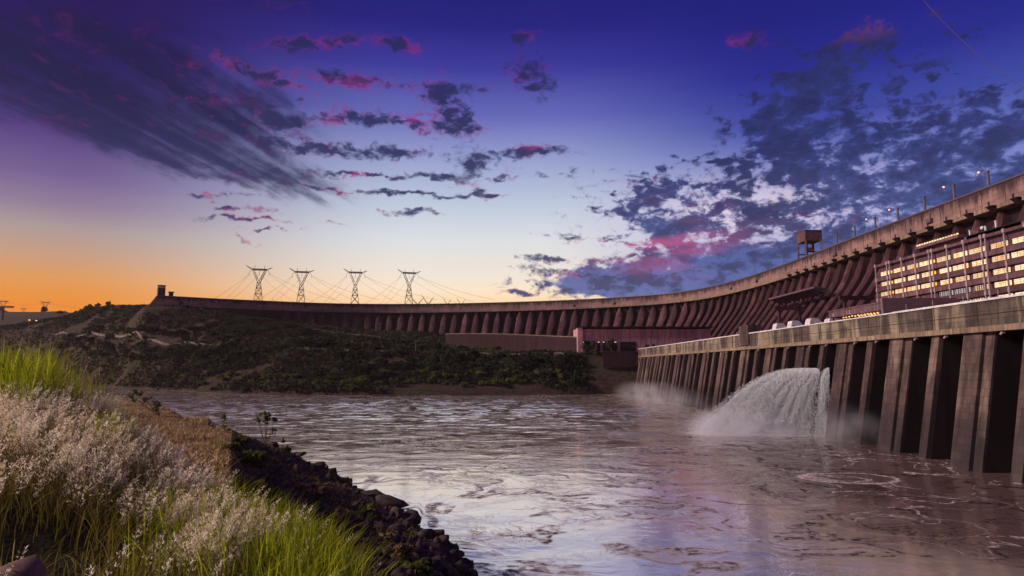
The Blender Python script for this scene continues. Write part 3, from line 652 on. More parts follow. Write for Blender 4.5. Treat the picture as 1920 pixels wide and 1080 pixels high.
# sloping end block and the towers at the far left end
pe, te, ne = crest_at(TOT-.01)
mb = MB(); e0 = pe; w = 12
vv = []
for o_ in (0, -12):
    for d_, z in ((0, 121), (14, 100), (0, 100)): q = pe+te*d_+ne*o_; vv.append((q.x, q.y, z))
mb.add(vv, [(0, 1, 2), (5, 4, 3), (0, 3, 4, 1), (1, 4, 5, 2), (2, 5, 3, 0)]); part('end_slope', mb, 'band', dam)
q = pe-te*5+ne*-5
tw = empty('lift_tower', (q.x, q.y, 100), 'tall square concrete tower with notched top at the far left end of the dam crest', 'tower')
mb = MB(); mb.obox((q.x, q.y), te, ne, 9, 9, 100, 131.5); part('shaft', mb, 'band', tw)
mb = MB()
for k in range(5): mb.obox((q.x+te.x*(-4+2*k), q.y+te.y*(-4+2*k)), te, ne, .8, 9, 131.5, 134.6)
part('fin', mb, 'steel', tw)
mb = MB(); mb.obox((q.x, q.y), te, ne, 9.6, 9.6, 134.6, 135.6); part('roof', mb, 'steel', tw)
q = pe-te*17+ne*-4
tw = empty('crest_turret', (q.x, q.y, 120), 'short dark square turret on the dam crest beside the tall tower', 'turret')
mb = MB(); mb.obox((q.x, q.y), te, ne, 5, 5, 120.6, 125.5); part('body', mb, 'band', tw)
mb = MB(); mb.obox((q.x, q.y), te, ne, 6.4, 6.4, 125.5, 127.4); part('cap', mb, 'steel', tw)

# water-tank like gantry on the crest
gx, gy = 266, 563
gt = empty('crest_gantry', (gx, gy, 120.6), 'dark box-topped gantry standing on four legs on the dam crest', 'gantry')
mb = MB(); mb.box(gx-7.5, gx+7.5, gy-8.5, gy+8.5, 134.6, 143.6); mb.box(gx-7.9, gx+7.9, gy-8.9, gy+8.9, 143.6, 144.1); part('machine_house', mb, 'build', gt)
for sx in (-1, 1):
    for sy in (-1, 1):
        mb = MB(); a = (gx+sx*6.6, gy+sy*7.6)
        mb.tube([(a[0]+sx*.2, a[1]+sy*.6, 120.6), (a[0], a[1], 134.6)], 1.05, 4); part('leg', mb, 'build', gt)
mb = MB(); mb.tube([(gx-2, gy, 134.6), (gx-2, gy, 128)], .6, 4); mb.box(gx-3, gx+1, gy-2, gy+2, 126.6, 129.6); part('hoist', mb, 'steel', gt)
mb = MB(); mb.box(gx-6.8, gx+6.8, gy-8.0, gy-7.2, 124.2, 125.2); mb.box(gx-6.8, gx+6.8, gy+7.2, gy+8, 124.2, 125.2); part('brace', mb, 'build', gt)

# crest posts and lamps
def on_crest(x, off=-.9):
    s = min(range(0, int(TOT)), key=lambda s: abs((crest_at(s)[0].x/crest_at(s)[0].y*1200*1.0+960)-x)); p, t_, nv = crest_at(s); return p.x+nv.x*off, p.y+nv.y*off
posts = [(1875, 33, 'tallest-looking thick post on the dam crest nearest the right edge of the photo'), (1808, 30, 'second thick post from the right on the dam crest'), (1749, 27, 'third thick post from the right on the dam crest'),
         (1697, 25, 'fourth thick post from the right on the dam crest, between two lit lamps'), (1653, 23, 'fifth thick post from the right on the dam crest'), (1612, 22, 'sixth thick post from the right on the dam crest'), (1577, 20, 'thick crest post nearest the box-topped gantry')]
proto = None
for x, hpx, lab in posts:
    X, Y = on_crest(x)
    if proto is None:
        proto = empty('crest_post', (X, Y, 120.6), lab, 'post', 'thick posts along the dam crest')
        mb = MB(); mb.tube([(0, 0, 0), (0, 0, 8.6)], .72, 10, .62); part('shaft', mb, 'steel', proto, org=(0, 0, 0))
        mb = MB(); mb.tube([(0, 0, 8.6), (0, 0, 9.5)], .95, 10, .95); part('cap', mb, 'steel', proto, org=(0, 0, 0))
        mb = MB(); mb.box(-1.1, 1.1, -1.1, 1.1, 0, .8); part('base', mb, 'build', proto, org=(0, 0, 0))
    else:
        c = dup_tree(proto); c.location = (X, Y, 120.6); c['label'] = lab
lamps = [(1849, 1, 'lit crest street lamp closest to the right edge, between the two tallest posts'), (1781, 1, 'lit crest street lamp between the second and third thick posts from the right'), (1674, 1, 'lit crest street lamp between the fourth and fifth thick posts from the right'),
         (1630, 1, 'lit crest street lamp between the fifth and sixth thick posts from the right'), (1857, 0, 'thin unlit pole on the crest beside the rightmost lit lamp'), (1586, 0, 'thin unlit pole between the two thick crest posts nearest the gantry'), (1545, 0, 'thin unlit lamp pole just right of the crest gantry'),
         (1473, 0, 'thin unlit lamp pole just left of the crest gantry'), (1450, 0, 'thin unlit lamp pole second to the left of the crest gantry'), (1418, 0, 'thin unlit lamp pole third to the left of the crest gantry')]
def crest_lamp(x, lit, lab, h=10.5):
    X, Y = on_crest(x, -1.4)
    r = empty('street_lamp', (X, Y, 120.6), lab, 'street lamp', 'lamps along the dam crest')
    mb = MB(); mb.tube([(0, 0, 0), (0, 0, h-1), (0, -.4, h)], .17, 6, .12); mb.tube([(0, -.4, h), (.0, -2.4, h+.4)], .10, 5); part('pole', mb, 'steel', r, org=(0, 0, 0))
    mb = MB()
    if lit: mb.ball((0, -2.8, h+.2), .62, 6, .8)
    else: mb.ball((0, -2.8, h+.3), .35, 5, .6)
    part('lamp_head', mb, 'lamp' if lit else 'steel', r, org=(0, 0, 0))
for a in lamps: crest_lamp(*a)

# ------------------------------------------------------------------ powerhouse wall on the water
ph = empty('powerhouse', (112, 330, 0), 'concrete river wall of tall piers and dark bays under a stained parapet beam', 'powerhouse')
Y0, Y1 = 84.0, 566.0
mb = MB(); mb.prism([(111.2, 33.3), (111.2, 39.4), (111.2, 39.4), (130, 39.4), (130, 32.4), (112.2, 32.4), (112.2, 33.3)], Y0, Y1)
part('parapet_beam', mb, 'beam', ph)
mb = MB(); mb.prism([(110.95, 32.2), (110.95, 33.5), (111.19, 33.6), (112.19, 33.2), (112.19, 32.2)], Y0, Y1); part('beam_lip', mb, 'lip', ph)
mb = MB(); mb.prism([(110.8, 39.41), (110.8, 39.9), (112.0, 39.9), (112.0, 39.41)], Y0, 186); mb.prism([(110.8, 39.41), (110.8, 39.75), (111.6, 39.75), (111.6, 39.41)], 186, 252); mb.prism([(110.8, 39.41), (110.8, 39.85), (111.8, 39.85), (111.8, 39.41)], 252, Y1)
part('kerb', mb, 'white', ph)
mb = MB(); mb.box(112.5, 205, Y0, Y1, 38.0, 39.0); part('deck', mb, 'annex', ph)
mb = MB(); mb.box(127, 131, Y0, Y1, -4, 32.3); part('back_wall', mb, 'recess_shade', ph)
mb = MB(); mb.box(111.16, 111.4, Y0, Y1, 36.15, 36.32); 
for k in range(-5, 27):
    yy = 149.5+15.6*k+3
    if Y0 < yy < Y1: mb.box(111.14, 111.4, yy, yy+.16, 33.62, 39.35)
part('panel_joint', mb, 'dark', ph)
def pier(y0, w, setback=0.0):
    b = MB(); s = setback
    return b.prism([(105.2+s, -4), (112.18+s, 32.2), (127, 32.2), (127, -4)], y0, y0+w)
def dark_sides(y0, w, s):
    b = MB()
    for yy in (y0-.02, y0+w-.02):
        b.prism([(106.7+s, -4), (113.6+s, 32.15), (126.9, 32.15), (126.9, -4)], yy, yy+.04)
    return b
for k in range(-2, 14):
    yy = 149.5+31.2*k
    if yy+9.6 > Y1: break
    m_ = pier(yy+3.2, 6.4); m_.prism([(106.0, -4), (112.9, 32.2), (127, 32.2), (127, -4)], yy, yy+2.9); m_.prism([(107.2, -4), (114.0, 32.2), (127, 32.2), (127, -4)], yy+2.9, yy+3.2)
    pr_ = part('wide_pier', m_, 'pier', ph)
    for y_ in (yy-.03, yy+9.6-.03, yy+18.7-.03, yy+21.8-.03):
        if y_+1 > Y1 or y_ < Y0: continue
        ln_ = MB(); ln_.prism([(106.6, -4), (113.4, 32.15), (126.9, 32.15), (126.9, -4)], y_, y_+.06); part('slot_shade', ln_, 'recess_shade', ph)  # thin near-black sheets added over pier sides in place of recess shade
    if yy+18.7+3 < Y1: part('thin_pier', pier(yy+18.7, 3.1), 'pier', ph)
    # deep draft-tube gate slots behind: dark lintels
for k in range(-2, 14):
    for dy in (9.6, 21.8):
        yy = 149.5+31.2*k+dy
        if yy+9 > Y1 or yy < Y0: continue
        b = MB(); b.box(110.4, 111.1, yy+4.2, yy+4.7, 31.5, 31.9); b.ball((110.3, yy+4.45, 31.4), .3, 4); part('drain_lamp', b, 'mullion', ph)
mb = MB(); mb.box(111.0, 130, 563, 566.2, -4, 32.1); part('end_wall', mb, 'pier', ph)
mb = MB(); mb.box(110.5, 117, 300, 312, 34.2, 43.6); part('stair_block', mb, 'pier', ph)
# thin white hand rail posts at the right-hand deck
mb = MB()
for k in range(12): mb.tube([(111.6, 100+k*11.5, 39.9), (111.6, 100+k*11.5, 41.6)], .07, 4)
part('rail_post', mb, 'mullion', ph)
# jet opening
mb = MB(); mb.box(111.5, 113.2, 234.3, 243.0, 19.8, 21.0); part('sluice_lip', mb, 'pier', ph)

# small white hoods on the deck
hood_p = None
for X, Y, lab in [(122, 293, 'small white wedge-shaped hood on the deck, leftmost of the four'), (122, 277, 'second white wedge-shaped hood from the left on the deck, with a small dark door'), (123, 262, 'third white wedge-shaped hood from the left on the deck, largest in view'), (131, 262.5, 'white hood mostly hidden behind the long canopy building')]:
    if hood_p is None:
        hood_p = empty('ventilation_hood', (X, Y, 39), lab, 'hood', 'white hoods on the powerhouse deck')
        b = MB(); pf = [(-2.7, 0), (-1.6, 4.2), (-1.3, 4.7), (.3, 4.9), (1.4, 4.5), (3.9, 2.2), (4.0, 0)]
        b.prism(pf, -2.2, 2.2); part('shell', b, 'white', hood_p, org=(0, 0, 0))
        b = MB(); b.box(-1.4, -.5, -2.3, -2.2, .2, 2.6); part('door', b, 'dark', hood_p, org=(0, 0, 0))
        b = MB(); b.prism([(-3.5, 0), (-3.4, .5), (3.9, .5), (3.9, 0)], -2.4, -2.21); part('plinth', b, 'mullion', hood_p, org=(0, 0, 0))
    else:
        c = dup_tree(hood_p); c.location = (X, Y, 39); c['label'] = lab
for k, (Y, h) in enumerate([(330, 2.6), (326, 3.4), (322, 2.8), (318, 3.9), (314.5, 3.0)]):
    r = solo('bollard', MB().tube([(0, 0, 0), (0, 0, h-.5)], .22, 6).tube([(0, 0, h-.5), (0, 0, h)], .42, 6, .3), 'mullion', (116, Y, 39), 'short pale deck post, %s from the left between the stair block and the hoods' % ['first', 'second', 'third', 'fourth', 'fifth'][k], 'bollard', 'short posts in a row on the deck', local=True)
# portal frames behind the hoods
for (Y, lab, X) in [(345, 'dim reddish portal frame on the deck behind the row of short posts', 150), (292, 'dim reddish portal frame on the deck behind the white hoods', 158)]:
    r = empty('gantry_frame', (X, Y, 39), lab, 'gantry')
    for dx in (-5.5, 5.5):
        b = MB(); b.box(X+dx-.6, X+dx+.6, Y-.6, Y+.6, 39, 54.5); part('leg', b, 'rib', r)
    b = MB(); b.box(X-8, X+8, Y-.8, Y+.8, 54.5, 56.4); part('crossbeam', b, 'rib', r)

# canopy building with a string of lamps
an = empty('canopy_building', (140, 234, 39), 'low mauve flat-roofed building on the deck with glowing bulbs under its eave', 'building')
mb = MB(); mb.box(125, 156, 216, 252, 43.1, 45.5); part('upper_wall', mb, 'annex', an)
mb = MB(); mb.box(124.7, 150, 215.9, 252.3, 45.5, 45.9); mb.box(134, 152, 222, 240, 45.9, 47.3); part('roof', mb, 'annex', an)
mb = MB(); mb.box(124.8, 158, 214.6, 215.8, 40.2, 47.1); part('gable_wall', mb, 'gable', an)
mb = MB(); mb.box(136, 156, 218, 250, 39, 43.09); part('recessed_base', mb, 'dark', an)
mb = MB()
for k in range(5): mb.box(125.6, 126.2, 218+8*k, 218.6+8*k, 39, 43.08)
part('column', mb, 'steel', an)
mb = MB(); mb.box(124.9, 124.99, 236, 236.5, 43.4, 44.9); mb.box(124.9, 124.99, 238, 238.3, 43.4, 44.9); mb.box(124.9, 124.99, 248, 248.8, 43.5, 44.6); part('vent', mb, 'mullion', an)
bp = None; k = 0
for r_, (x0, n) in enumerate([(125.4, 12), (128.6, 9)]):
    for i in range(n):
        Y = 219.0+i*2.05+(r_*1.0)+random.uniform(-.15, .15); zz = 42.55+.12*r_+random.uniform(-.12, .12)
        lab = 'glowing bulb, %s from right in the %s row under the canopy building eave' % (['first', 'second', 'third', 'fourth', 'fifth', 'sixth', 'seventh', 'eighth', 'ninth', 'tenth', 'eleventh', 'twelfth'][i], 'front' if r_ == 0 else 'rear')
        if bp is None:
            bp = empty('hanging_bulb', (x0, Y, zz), lab, 'lamp', 'bulbs under the canopy building eave')
            part('bulb', MB().ball((0, 0, 0), .33, 6, .8), 'bulb', bp, org=(0, 0, 0)); part('flex', MB().tube([(0, 0, .26), (0, 0, .5)], .05, 4), 'steel', bp, org=(0, 0, 0)); c = bp
        else: c = dup_tree(bp); c.location = (x0, Y, zz); c['label'] = lab
        if r_ == 1: c['group'] = 'bulbs in the rear row under the canopy building'

# lit control building
cb = empty('control_building', (165, 205, 39), 'office building with rows of lit window strips between pale mullions', 'building')
BX = 150.0; BY0, BY1 = 128.0, 261.2
mb = MB(); mb.box(BX+1.2, BX+24, BY0, BY1-.4, 39, 64.6); part('wall', mb, 'build', cb)
zrows = [61.6, 57.45, 53.4, 49.4, 45.3]
for z in zrows:
    mb = MB(); mb.box(BX+.1, BX+1.25, BY0, BY1, z-2.9, z-1.35); part('spandrel', mb, 'build', cb)
mb = MB(); mb.box(BX-.2, BX+24.4, BY0, BY1+.3, 64.6, 65.6); part('roof', mb, 'build', cb)
mb = MB(); mb.box(BX-1.2, BX+14, 210, 232.6, 66.9, 67.9); mb.box(BX+1, BX+12, 150, 226, 65.61, 66.89); part('terrace', mb, 'build', cb)
mb = MB(); mb.box(BX+1, BX+18, 186, 209, 65.61, 67.2); part('plant_room', mb, 'dark', cb)
cols_y = []; yy = 261.0
pat = [8.6, .0, 8.6]; base = 261.0
while base > BY0:
    for d_ in (0, 8.0, 9.8, 17.6): cols_y.append(base-d_)
    base -= 25.9
cols_y = sorted([c for c in cols_y if c > BY0])
for c in cols_y:
    mb = MB(); mb.box(BX-.25, BX+.09, c-.19, c+.19, 44, 65.2)
    for z in zrows: mb.box(BX-.32, BX+.1, c-.42, c+.42, z-2.95, z-1.5)
    if c in cols_y[-1:] or int(c) % 2: mb.box(BX-.4, BX+.09, c-.5, c+.5, 64.7, 65.9)
    part('mullion', mb, 'mullion', cb)
rw = random.Random(3)
for a, b in zip(cols_y[:-1], cols_y[1:]):
    for z in zrows:
        if b-a < 3:
            if rw.random() < .62:
                q = MB(); q.box(BX+1.0, BX+1.18, a+.5, b-.6, z-.55, z+.5); part('stair_window', q, 'orange', cb)
            continue
        l = b-a; y0 = a+.3; y1 = b-(.8 if rw.random() < .6 else 1.7)
        if z < 50 and a > 222: continue
        q = MB(); q.box(BX+1.0, BX+1.18, y0, y1, z-.78, z+.72)
        for wdx in (0,):
            pass
        w_ = part('window', q, 'coolwin' if (z < 50 and 202 < a < 222) else 'window', cb)
        f_ = MB()
        if z < 50 and 200 < a < 222:
            for j in range(6): f_.box(BX+.9, BX+.99, y0+.4+j*(y1-y0)/6, y0+.8+j*(y1-y0)/6, z-.8, z+.7)
        nb = int((y1-y0)/2.0)
        for j in range(1, nb): f_.box(BX+.91, BX+.985, y0+j*(y1-y0)/nb-.03, y0+j*(y1-y0)/nb+.03, z-.77, z+.71)
        f_.box(BX+.9, BX+.99, y0, y1, z+.3, z+.38); f_.box(BX+.9, BX+.99, y0, y1, z-.3, z-.24)
        part('frame', f_, 'steel', w_)
# end-wall balconies
mb = MB()
for z in zrows: mb.box(BX+.2, BX+8, BY1-.38, BY1+.7, z-.9, z+.2)
part('balcony', mb, 'mullion', cb)
lampp = None
for i in range(16):
    Y = 232.0-i*1.42; X = 149.3; zz = 68.2
    g = 'floodlights along the terrace edge'
    if lampp is None:
        lampp = empty('floodlight', (X, Y, zz-.3), 'small round warm light in the row along the terrace edge above the lit office building', 'floodlight', g)
        part('lens', MB().ball((0, 0, .38), .36, 6, .9), 'window', lampp, org=(0, 0, 0)); part('bracket', MB().box(-.2, .2, -.2, .2, 0, .1), 'steel', lampp, org=(0, 0, 0))
    else: c = dup_tree(lampp); c.location = (X, Y, zz-.3)
    (lampp if i == 0 else c)['label'] = 'small round warm light, %s from the left along the terrace above the lit offices' % ['first', 'second', 'third', 'fourth', 'fifth', 'sixth', 'seventh', 'eighth', 'ninth', 'tenth', 'eleventh', 'twelfth', 'thirteenth', 'fourteenth', 'fifteenth', 'sixteenth'][i]
# dish and cabinets on the roof
r = empty('roof_dish', (152, 203, 67.2), 'small white round dish on the dark plant room above the lit offices', 'dish')
part('bowl', MB().ball((152, 203, 68.6), .62, 8, 1.0), 'white', r, True); part('mast', MB().tube([(152, 203.2, 67.2), (152, 203.2, 68.2)], .12, 5), 'steel', r)
for Y, h, lab in [(201, 1.5, 'small white cabinet beside the round dish on the office roof'), (196.5, 2.2, 'tall thin white cabinet right of the dish on the office roof'), (208.0, 1.6, 'thin white vent pipe left of the dish on the office roof')]:
    solo('roof_cabinet', MB().box(-.22, .22, -.22, .22, 0, h).box(-.3, .3, -.3, .3, h, h+.12), 'white', (151.6, Y, 67.2), lab, 'cabinet', 'white cabinets on the office roof', local=True)

# ------------------------------------------------------------------ erection hall at the far end, retaining wall
eh = empty('erection_hall', (120, 606, 38), 'pale concrete hall with a big dark doorway at the far end of the wall', 'building')
mb = MB(); mb.box(66, 186, 600, 640, 37.6, 59.2); part('wall', mb, 'pale', eh)
mb = MB(); mb.box(61.2, 65.98, 597, 640, 36, 60.6); part('corner_pier', mb, 'pale', eh)
mb = MB(); mb.box(60, 188, 596, 642, 60.61, 61.5); part('roof', mb, 'retain', eh)
mb = MB(); mb.box(101, 115.6, 599.6, 599.9, 38.4, 47.4); part('door', mb, 'dark', eh)
mb = MB(); mb.box(65.5, 77, 599.6, 599.9, 40, 48); mb.box(79.5, 82.3, 599.6, 599.9, 38.6, 48); mb.box(84.5, 98, 599.6, 599.9, 38.6, 48); part('opening', mb, 'dark', eh)
for a, b in ((66, 67.5), (80, 81.8), (84.8, 86.4), (95.5, 97.6)): part('clerestory_light', MB().box(a, b, 599.3, 599.58, 46.6, 47.4), 'coolwin', eh)
mb = MB(); mb.box(82, 112, 580, 583, 24, 37.8); part('plinth_wall', mb, 'retain', eh)
rw_ = empty('retaining_wall', (10, 680, 40), 'long dark red retaining wall with a pale sloping cap, left of the pale hall', 'wall')
ptsr = [(835, 742, '627', '662'), (870, 724, '626', '660'), (945, 690, '627', '660'), (1015, 655, '630', '659'), (1086, 603, '633', '661')]
mb = MB(); mc = MB(); vv = []; v2 = []
for x, Y, t_, b_ in ptsr:
    X = xcol(x, 640, Y); zt = zrow(float(t_), Y); zb = zrow(float(b_), Y)-4
    vv += [(X, Y, zb), (X, Y, zt), (X, Y+3, zt), (X, Y+3, zb)]; v2 += [(X, Y-.3, zt+.02), (X, Y-.3, zt+.9), (X, Y+3.3, zt+.9), (X, Y+3.3, zt+.02)]
ff = []
for i in range(len(ptsr)-1):
    a = i*4; b = a+4; ff += [(a, a+1, b+1, b), (a+1, a+2, b+2, b+1), (a+2, a+3, b+3, b+2)]
ff += [(0, 3, 2, 1), (16, 17, 18, 19)]
part('wall_face', mb.add(vv, ff), 'retain', rw_); part('cap', mc.add(v2, ff+[(a, a+4, a+7, a+3) for a in (0, 4, 8, 12)]), 'lip', rw_)

# ------------------------------------------------------------------ spillway jet
# torn clots and droplets thrown off the jet
def droplets():
    """long streams of froth: every stream leaves the opening at its own speed and frays as it falls"""
    rng = np.random.default_rng(97); C_ = []; S_ = []; D_ = []; T_ = []
    for k in range(330):
        u0 = rng.random()**.85; y0 = 228.6+12.5*u0+rng.exponential(1.8); m = int(rng.integers(420, 1000)); w = rng.random(m)**.8
        w0 = rng.uniform(-.1, .25) if rng.random() < .4 else 0; w = np.clip(w0+w*(1-w0), 0, 1.02)
        v = .6+u0*17.6+.5*np.sin(w*6+k); T = w*2.27
        x = 112.4-v*T; z = 23.3+1.3*u0*T-4.9*T*T+.35*np.sin(w*11+k*1.7)*w; y = y0+.7*np.sin(w*5+k)*w
        sp = (.06+.55*w**1.4)*(1.9 if rng.random() < .15 else 1.0); x = x+rng.normal(size=m)*sp; z = z+rng.normal(size=m)*sp*.8; y = y+rng.normal(size=m)*sp*1.2
        C_.append(np.stack([x, y, z], 1)); S_.append(.03+.06*rng.random(m)**1.6); dv = np.stack([-v, 0*v, 1.3*u0-9.8*T], 1); D_.append(dv/np.linalg.norm(dv, axis=1)[:, None]*(3.2-1.6*w)[:, None]); T_.append(np.clip(np.full(m, rng.choice([.1, .7, .9, 1.0, 1.0]))+w*.25, 0, 1))
    m = 16000; a = rng.random(m); x = 111-a*44+rng.normal(size=m)*1.6; y = 235.5+rng.normal(size=m)*(4+3*a); z = rng.random(m)**2.4*(1.2+3.6*a)
    C_.append(np.stack([x, y, z], 1)); S_.append(.04+.08*rng.random(m)**2); D_.append(np.zeros((m, 3))); T_.append(np.full(m, .9))
    c = np.concatenate(C_); sz = np.concatenate(S_); ok = (c[:, 2] > -.3) & (c[:, 0] < 113.5); c = c[ok]; dv = np.concatenate(D_)[ok]; tn = np.concatenate(T_)[ok].repeat(4); sz = sz[ok][:, None, None]; n = len(c)
    tet = np.array([[1, 0, -.4], [-.5, .87, -.4], [-.5, -.87, -.4], [0, 0, 1.0]]); q = rng.normal(size=(n, 4, 3))*.35+tet; q = q+dv[:, None]*rng.normal(size=(n, 4, 1))*1.3
    V = (c[:, None]+q*sz*np.array([1.3, 1, 1.3])).reshape(-1, 3); F = np.array([[0, 1, 2], [0, 3, 1], [1, 3, 2], [2, 3, 0]])
    F = (np.arange(n)[:, None, None]*4+F[None]).reshape(-1, 3)
    o = link('water_jet', npmesh('water_jet', V, F, 'drop', tn, smooth=True)); tag(o, 'white frothy jet of water bursting from a bay of the river wall', 'water jet', kind='stuff')
M['drop'] = leafmat('white_drops', (.72, .78, .95, 1), (.94, .97, 1, 1), .5, .5, True)
droplets()
def mist(name, c, r, dens, label, sc=.12, flat=1.0):
    m, t, out = newmat('spray_volume'); tc = t.new('ShaderNodeTexCoord').outputs['Object']
    l = t.v('LENGTH', tc); n = t.noise(t.v('MULTIPLY', wpos(t), (sc, sc, sc)), 1.0, 4, .6, .4)
    f = t.m('MULTIPLY', t.step(l, .25, 1.0, 1, 0), t.step(n, .36, .72))
    v = t.new('ShaderNodeVolumePrincipled'); v.inputs['Color'].default_value = (.86, .88, .98, 1); v.inputs['Anisotropy'].default_value = .1
    t.put(v.inputs['Density'], t.m('MULTIPLY', f, dens)); t.l.new(v.outputs[0], out.inputs['Volume'])
    me = MB().ball((0, 0, 0), 1.0, 10).mesh(name); me.materials.append(m); o = link(name, me, c); o.scale = r
    tag(o, label, 'spray', kind='stuff'); return o
mist('spray', (82, 233, 2.5), (27, 16, 10), .14, 'cloud of white spray around the foot of the water jet')
mist('spray', (104, 205, 3), (13, 26, 11), .035, 'thin grey mist against the piers right of the water jet')
mist('spray', (98, 450, 4), (22, 150, 12), .018, 'thin mist along the foot of the distant piers')

# ------------------------------------------------------------------ pylons
def pylon_mesh_parts(root, H=79.0, wb=19.0, seg=6):
    T = .34
    def bars(name, segs, r=T):
        b = MB()
        for a, c in segs: b.tube([a, c], r, 4)
        part(name, b, 'galv', root, org=(0, 0, 0))
    waist = .66*H; ww = 2.6; beam = .925*H
    levels = [0, .2, .4, .53, .66]; 
    def half(z): f = z/waist; return (wb/2)*(1-f)+ww*f
    body = []
    for sx in (-1, 1):
        for sy in (-1, 1): body.append(((sx*wb/2, sy*wb/2*.8, 0), (sx*ww, sy*ww*.8, waist)))
    for i in range(len(levels)-1):
        z0, z1 = levels[i]*H, levels[i+1]*H; h0, h1 = half(z0), half(z1)
        for sy in (-.8, .8):
            body += [((-h0, sy*h0, z0), (h1, sy*h1, z1)), ((h0, sy*h0, z0), (-h1, sy*h1, z1)), ((-h1, sy*h1, z1), (h1, sy*h1, z1))]
    bars('tower_body', body)
    arms = []
    for sx in (-1, 1):
        for sy in (-1, 1):
            arms += [((sx*ww, sy*1.8, waist), (sx*11.4, sy*1.2, beam)), ((sx*.4, sy*1.8, waist+2), (sx*8.6, sy*1.2, beam))]
        for f0, f1 in ((.15, .4), (.4, .62), (.62, .85)):
            a = (sx*(ww+(11.4-ww)*f0), 0, waist+(beam-waist)*f0); c = (sx*(.4+8.2*f1), 0, waist+2+(beam-waist-2)*f1); arms.append((a, c))
    bars('arm', arms, .36)
    cb_ = []
    for sy in (-1.2, 1.2):
        for dz in (0, 2.0): cb_.append(((-12, sy, beam+dz), (12, sy, beam+dz)))
    for k in range(8): cb_.append(((-12+3*k, 0, beam), (-9+3*k, 0, beam+2))); cb_.append(((-9+3*k, 0, beam), (-12+3*k, 0, beam+2)))
    bars('crossbeam', cb_, .55)
    tips = [((-12, 0, beam), (-22, 0, beam+7.5)), ((-12, 0, beam+2), (-22, 0, beam+7.5)), ((12, 0, beam), (21, 0, beam+5.0)), ((12, 0, beam+2), (21, 0, beam+5.0)), ((-8, 0, beam+2), (-8, 0, beam+8)), ((8, 0, beam+2), (8, 0, beam+8))]
    for sl in (tips[:2], tips[2:4], tips[4:5], tips[5:]): bars('horn', sl, .42)
    ins = [[(-14, 0, beam), (-17, 0, beam-5), (-16, 0, beam-10)], [(14, 0, beam), (17, 0, beam-5), (16, 0, beam-10)], [(0, 0, beam), (0, 0, beam-9)]]
    b = MB()
    for p in ins: b.tube(p, .28, 5)
    part('insulator', b, 'steel', root, org=(0, 0, 0))
pyl = None
pl = [(485, 497, 1100, 1.0, 'leftmost of the four big lattice pylons standing in a row behind the dam'), (565, 502, 1100, .955, 'second from the left of the four big lattice pylons behind the dam'),
      (666, 503, 1100, .945, 'third from the left of the four big lattice pylons behind the dam'), (767, 504, 1100, .935, 'rightmost of the four big lattice pylons behind the dam'),
      (9, 561, 3000, 1.0, 'tiny pylon on the skyline at the left edge of the photo'), (88, 563, 3000, .95, 'small distant pylon behind the lone trees on the left skyline'), (48, 576, 4200, .95, 'faintest and farthest pylon on the left skyline')]
pyl_pos = []
for x, y, Y, sc, lab in pl:
    X = xcol(x, 540, Y); zt = zrow(y, Y)
    H = 82*sc*(1 if Y < 2000 else (1.25 if Y < 4000 else 1.1)); z0 = zt-H
    if pyl is None:
        pyl = empty('pylon', (X, Y, z0), lab, 'pylon', 'pylons behind the dam'); pylon_mesh_parts(pyl); c = pyl
    else: c = dup_tree(pyl); c.location = (X, Y, z0); c['label'] = lab
    k = H/82; c.scale = (k, k, k); c.rotation_euler = (0, 0, R(14))
    if Y > 2000: c['group'] = 'far pylons on the left skyline'
    pyl_pos.append((X, Y, z0, H))
def cable(p0, p1, sag, lab, r=.16, grp='cables strung between the pylons and the dam'):
    pts = []
    for i in range(15): f = i/14; p = Vector(p0).lerp(Vector(p1), f); p.z -= sag*4*f*(1-f); pts.append(tuple(p))
    solo('power_cable', MB().tube(pts, r, 4), 'galv', p0, lab, 'cable', grp)
names = ['leftmost', 'second', 'third', 'rightmost']
for i in range(4):
    X, Y, z0, H = pyl_pos[i]; zb = z0+.9*H
    for j, (dx, tx, tz) in enumerate([(16, 118, 128), (16, 150, 132), (0, 95, 124), (-16, -62, 124), (-16, -38, 122), (0, -30, 122)]):
        cable((X+dx, Y, zb-6 if dx else zb-8), (X+tx, Y-70, tz), 4, '%s cable sagging to the %s from the %s big pylon behind the dam' % (['upper', 'middle', 'lower', 'outer', 'middle', 'inner'][j], 'right' if j < 3 else 'left', names[i]))
X, Y, z0, H = pyl_pos[4]; X2, Y2, z2, H2 = pyl_pos[5]
cable((X, Y, z0+.9*H), (X2, Y2, z2+.9*H2), 14, 'cable sagging between the two small pylons on the left skyline', .35, 'cables on the left skyline')
cable((X2, Y2, z2+.9*H2), (X2+420, Y2, z2+.5*H2), 14, 'cable running right from the small pylon on the left skyline', .35, 'cables on the left skyline')
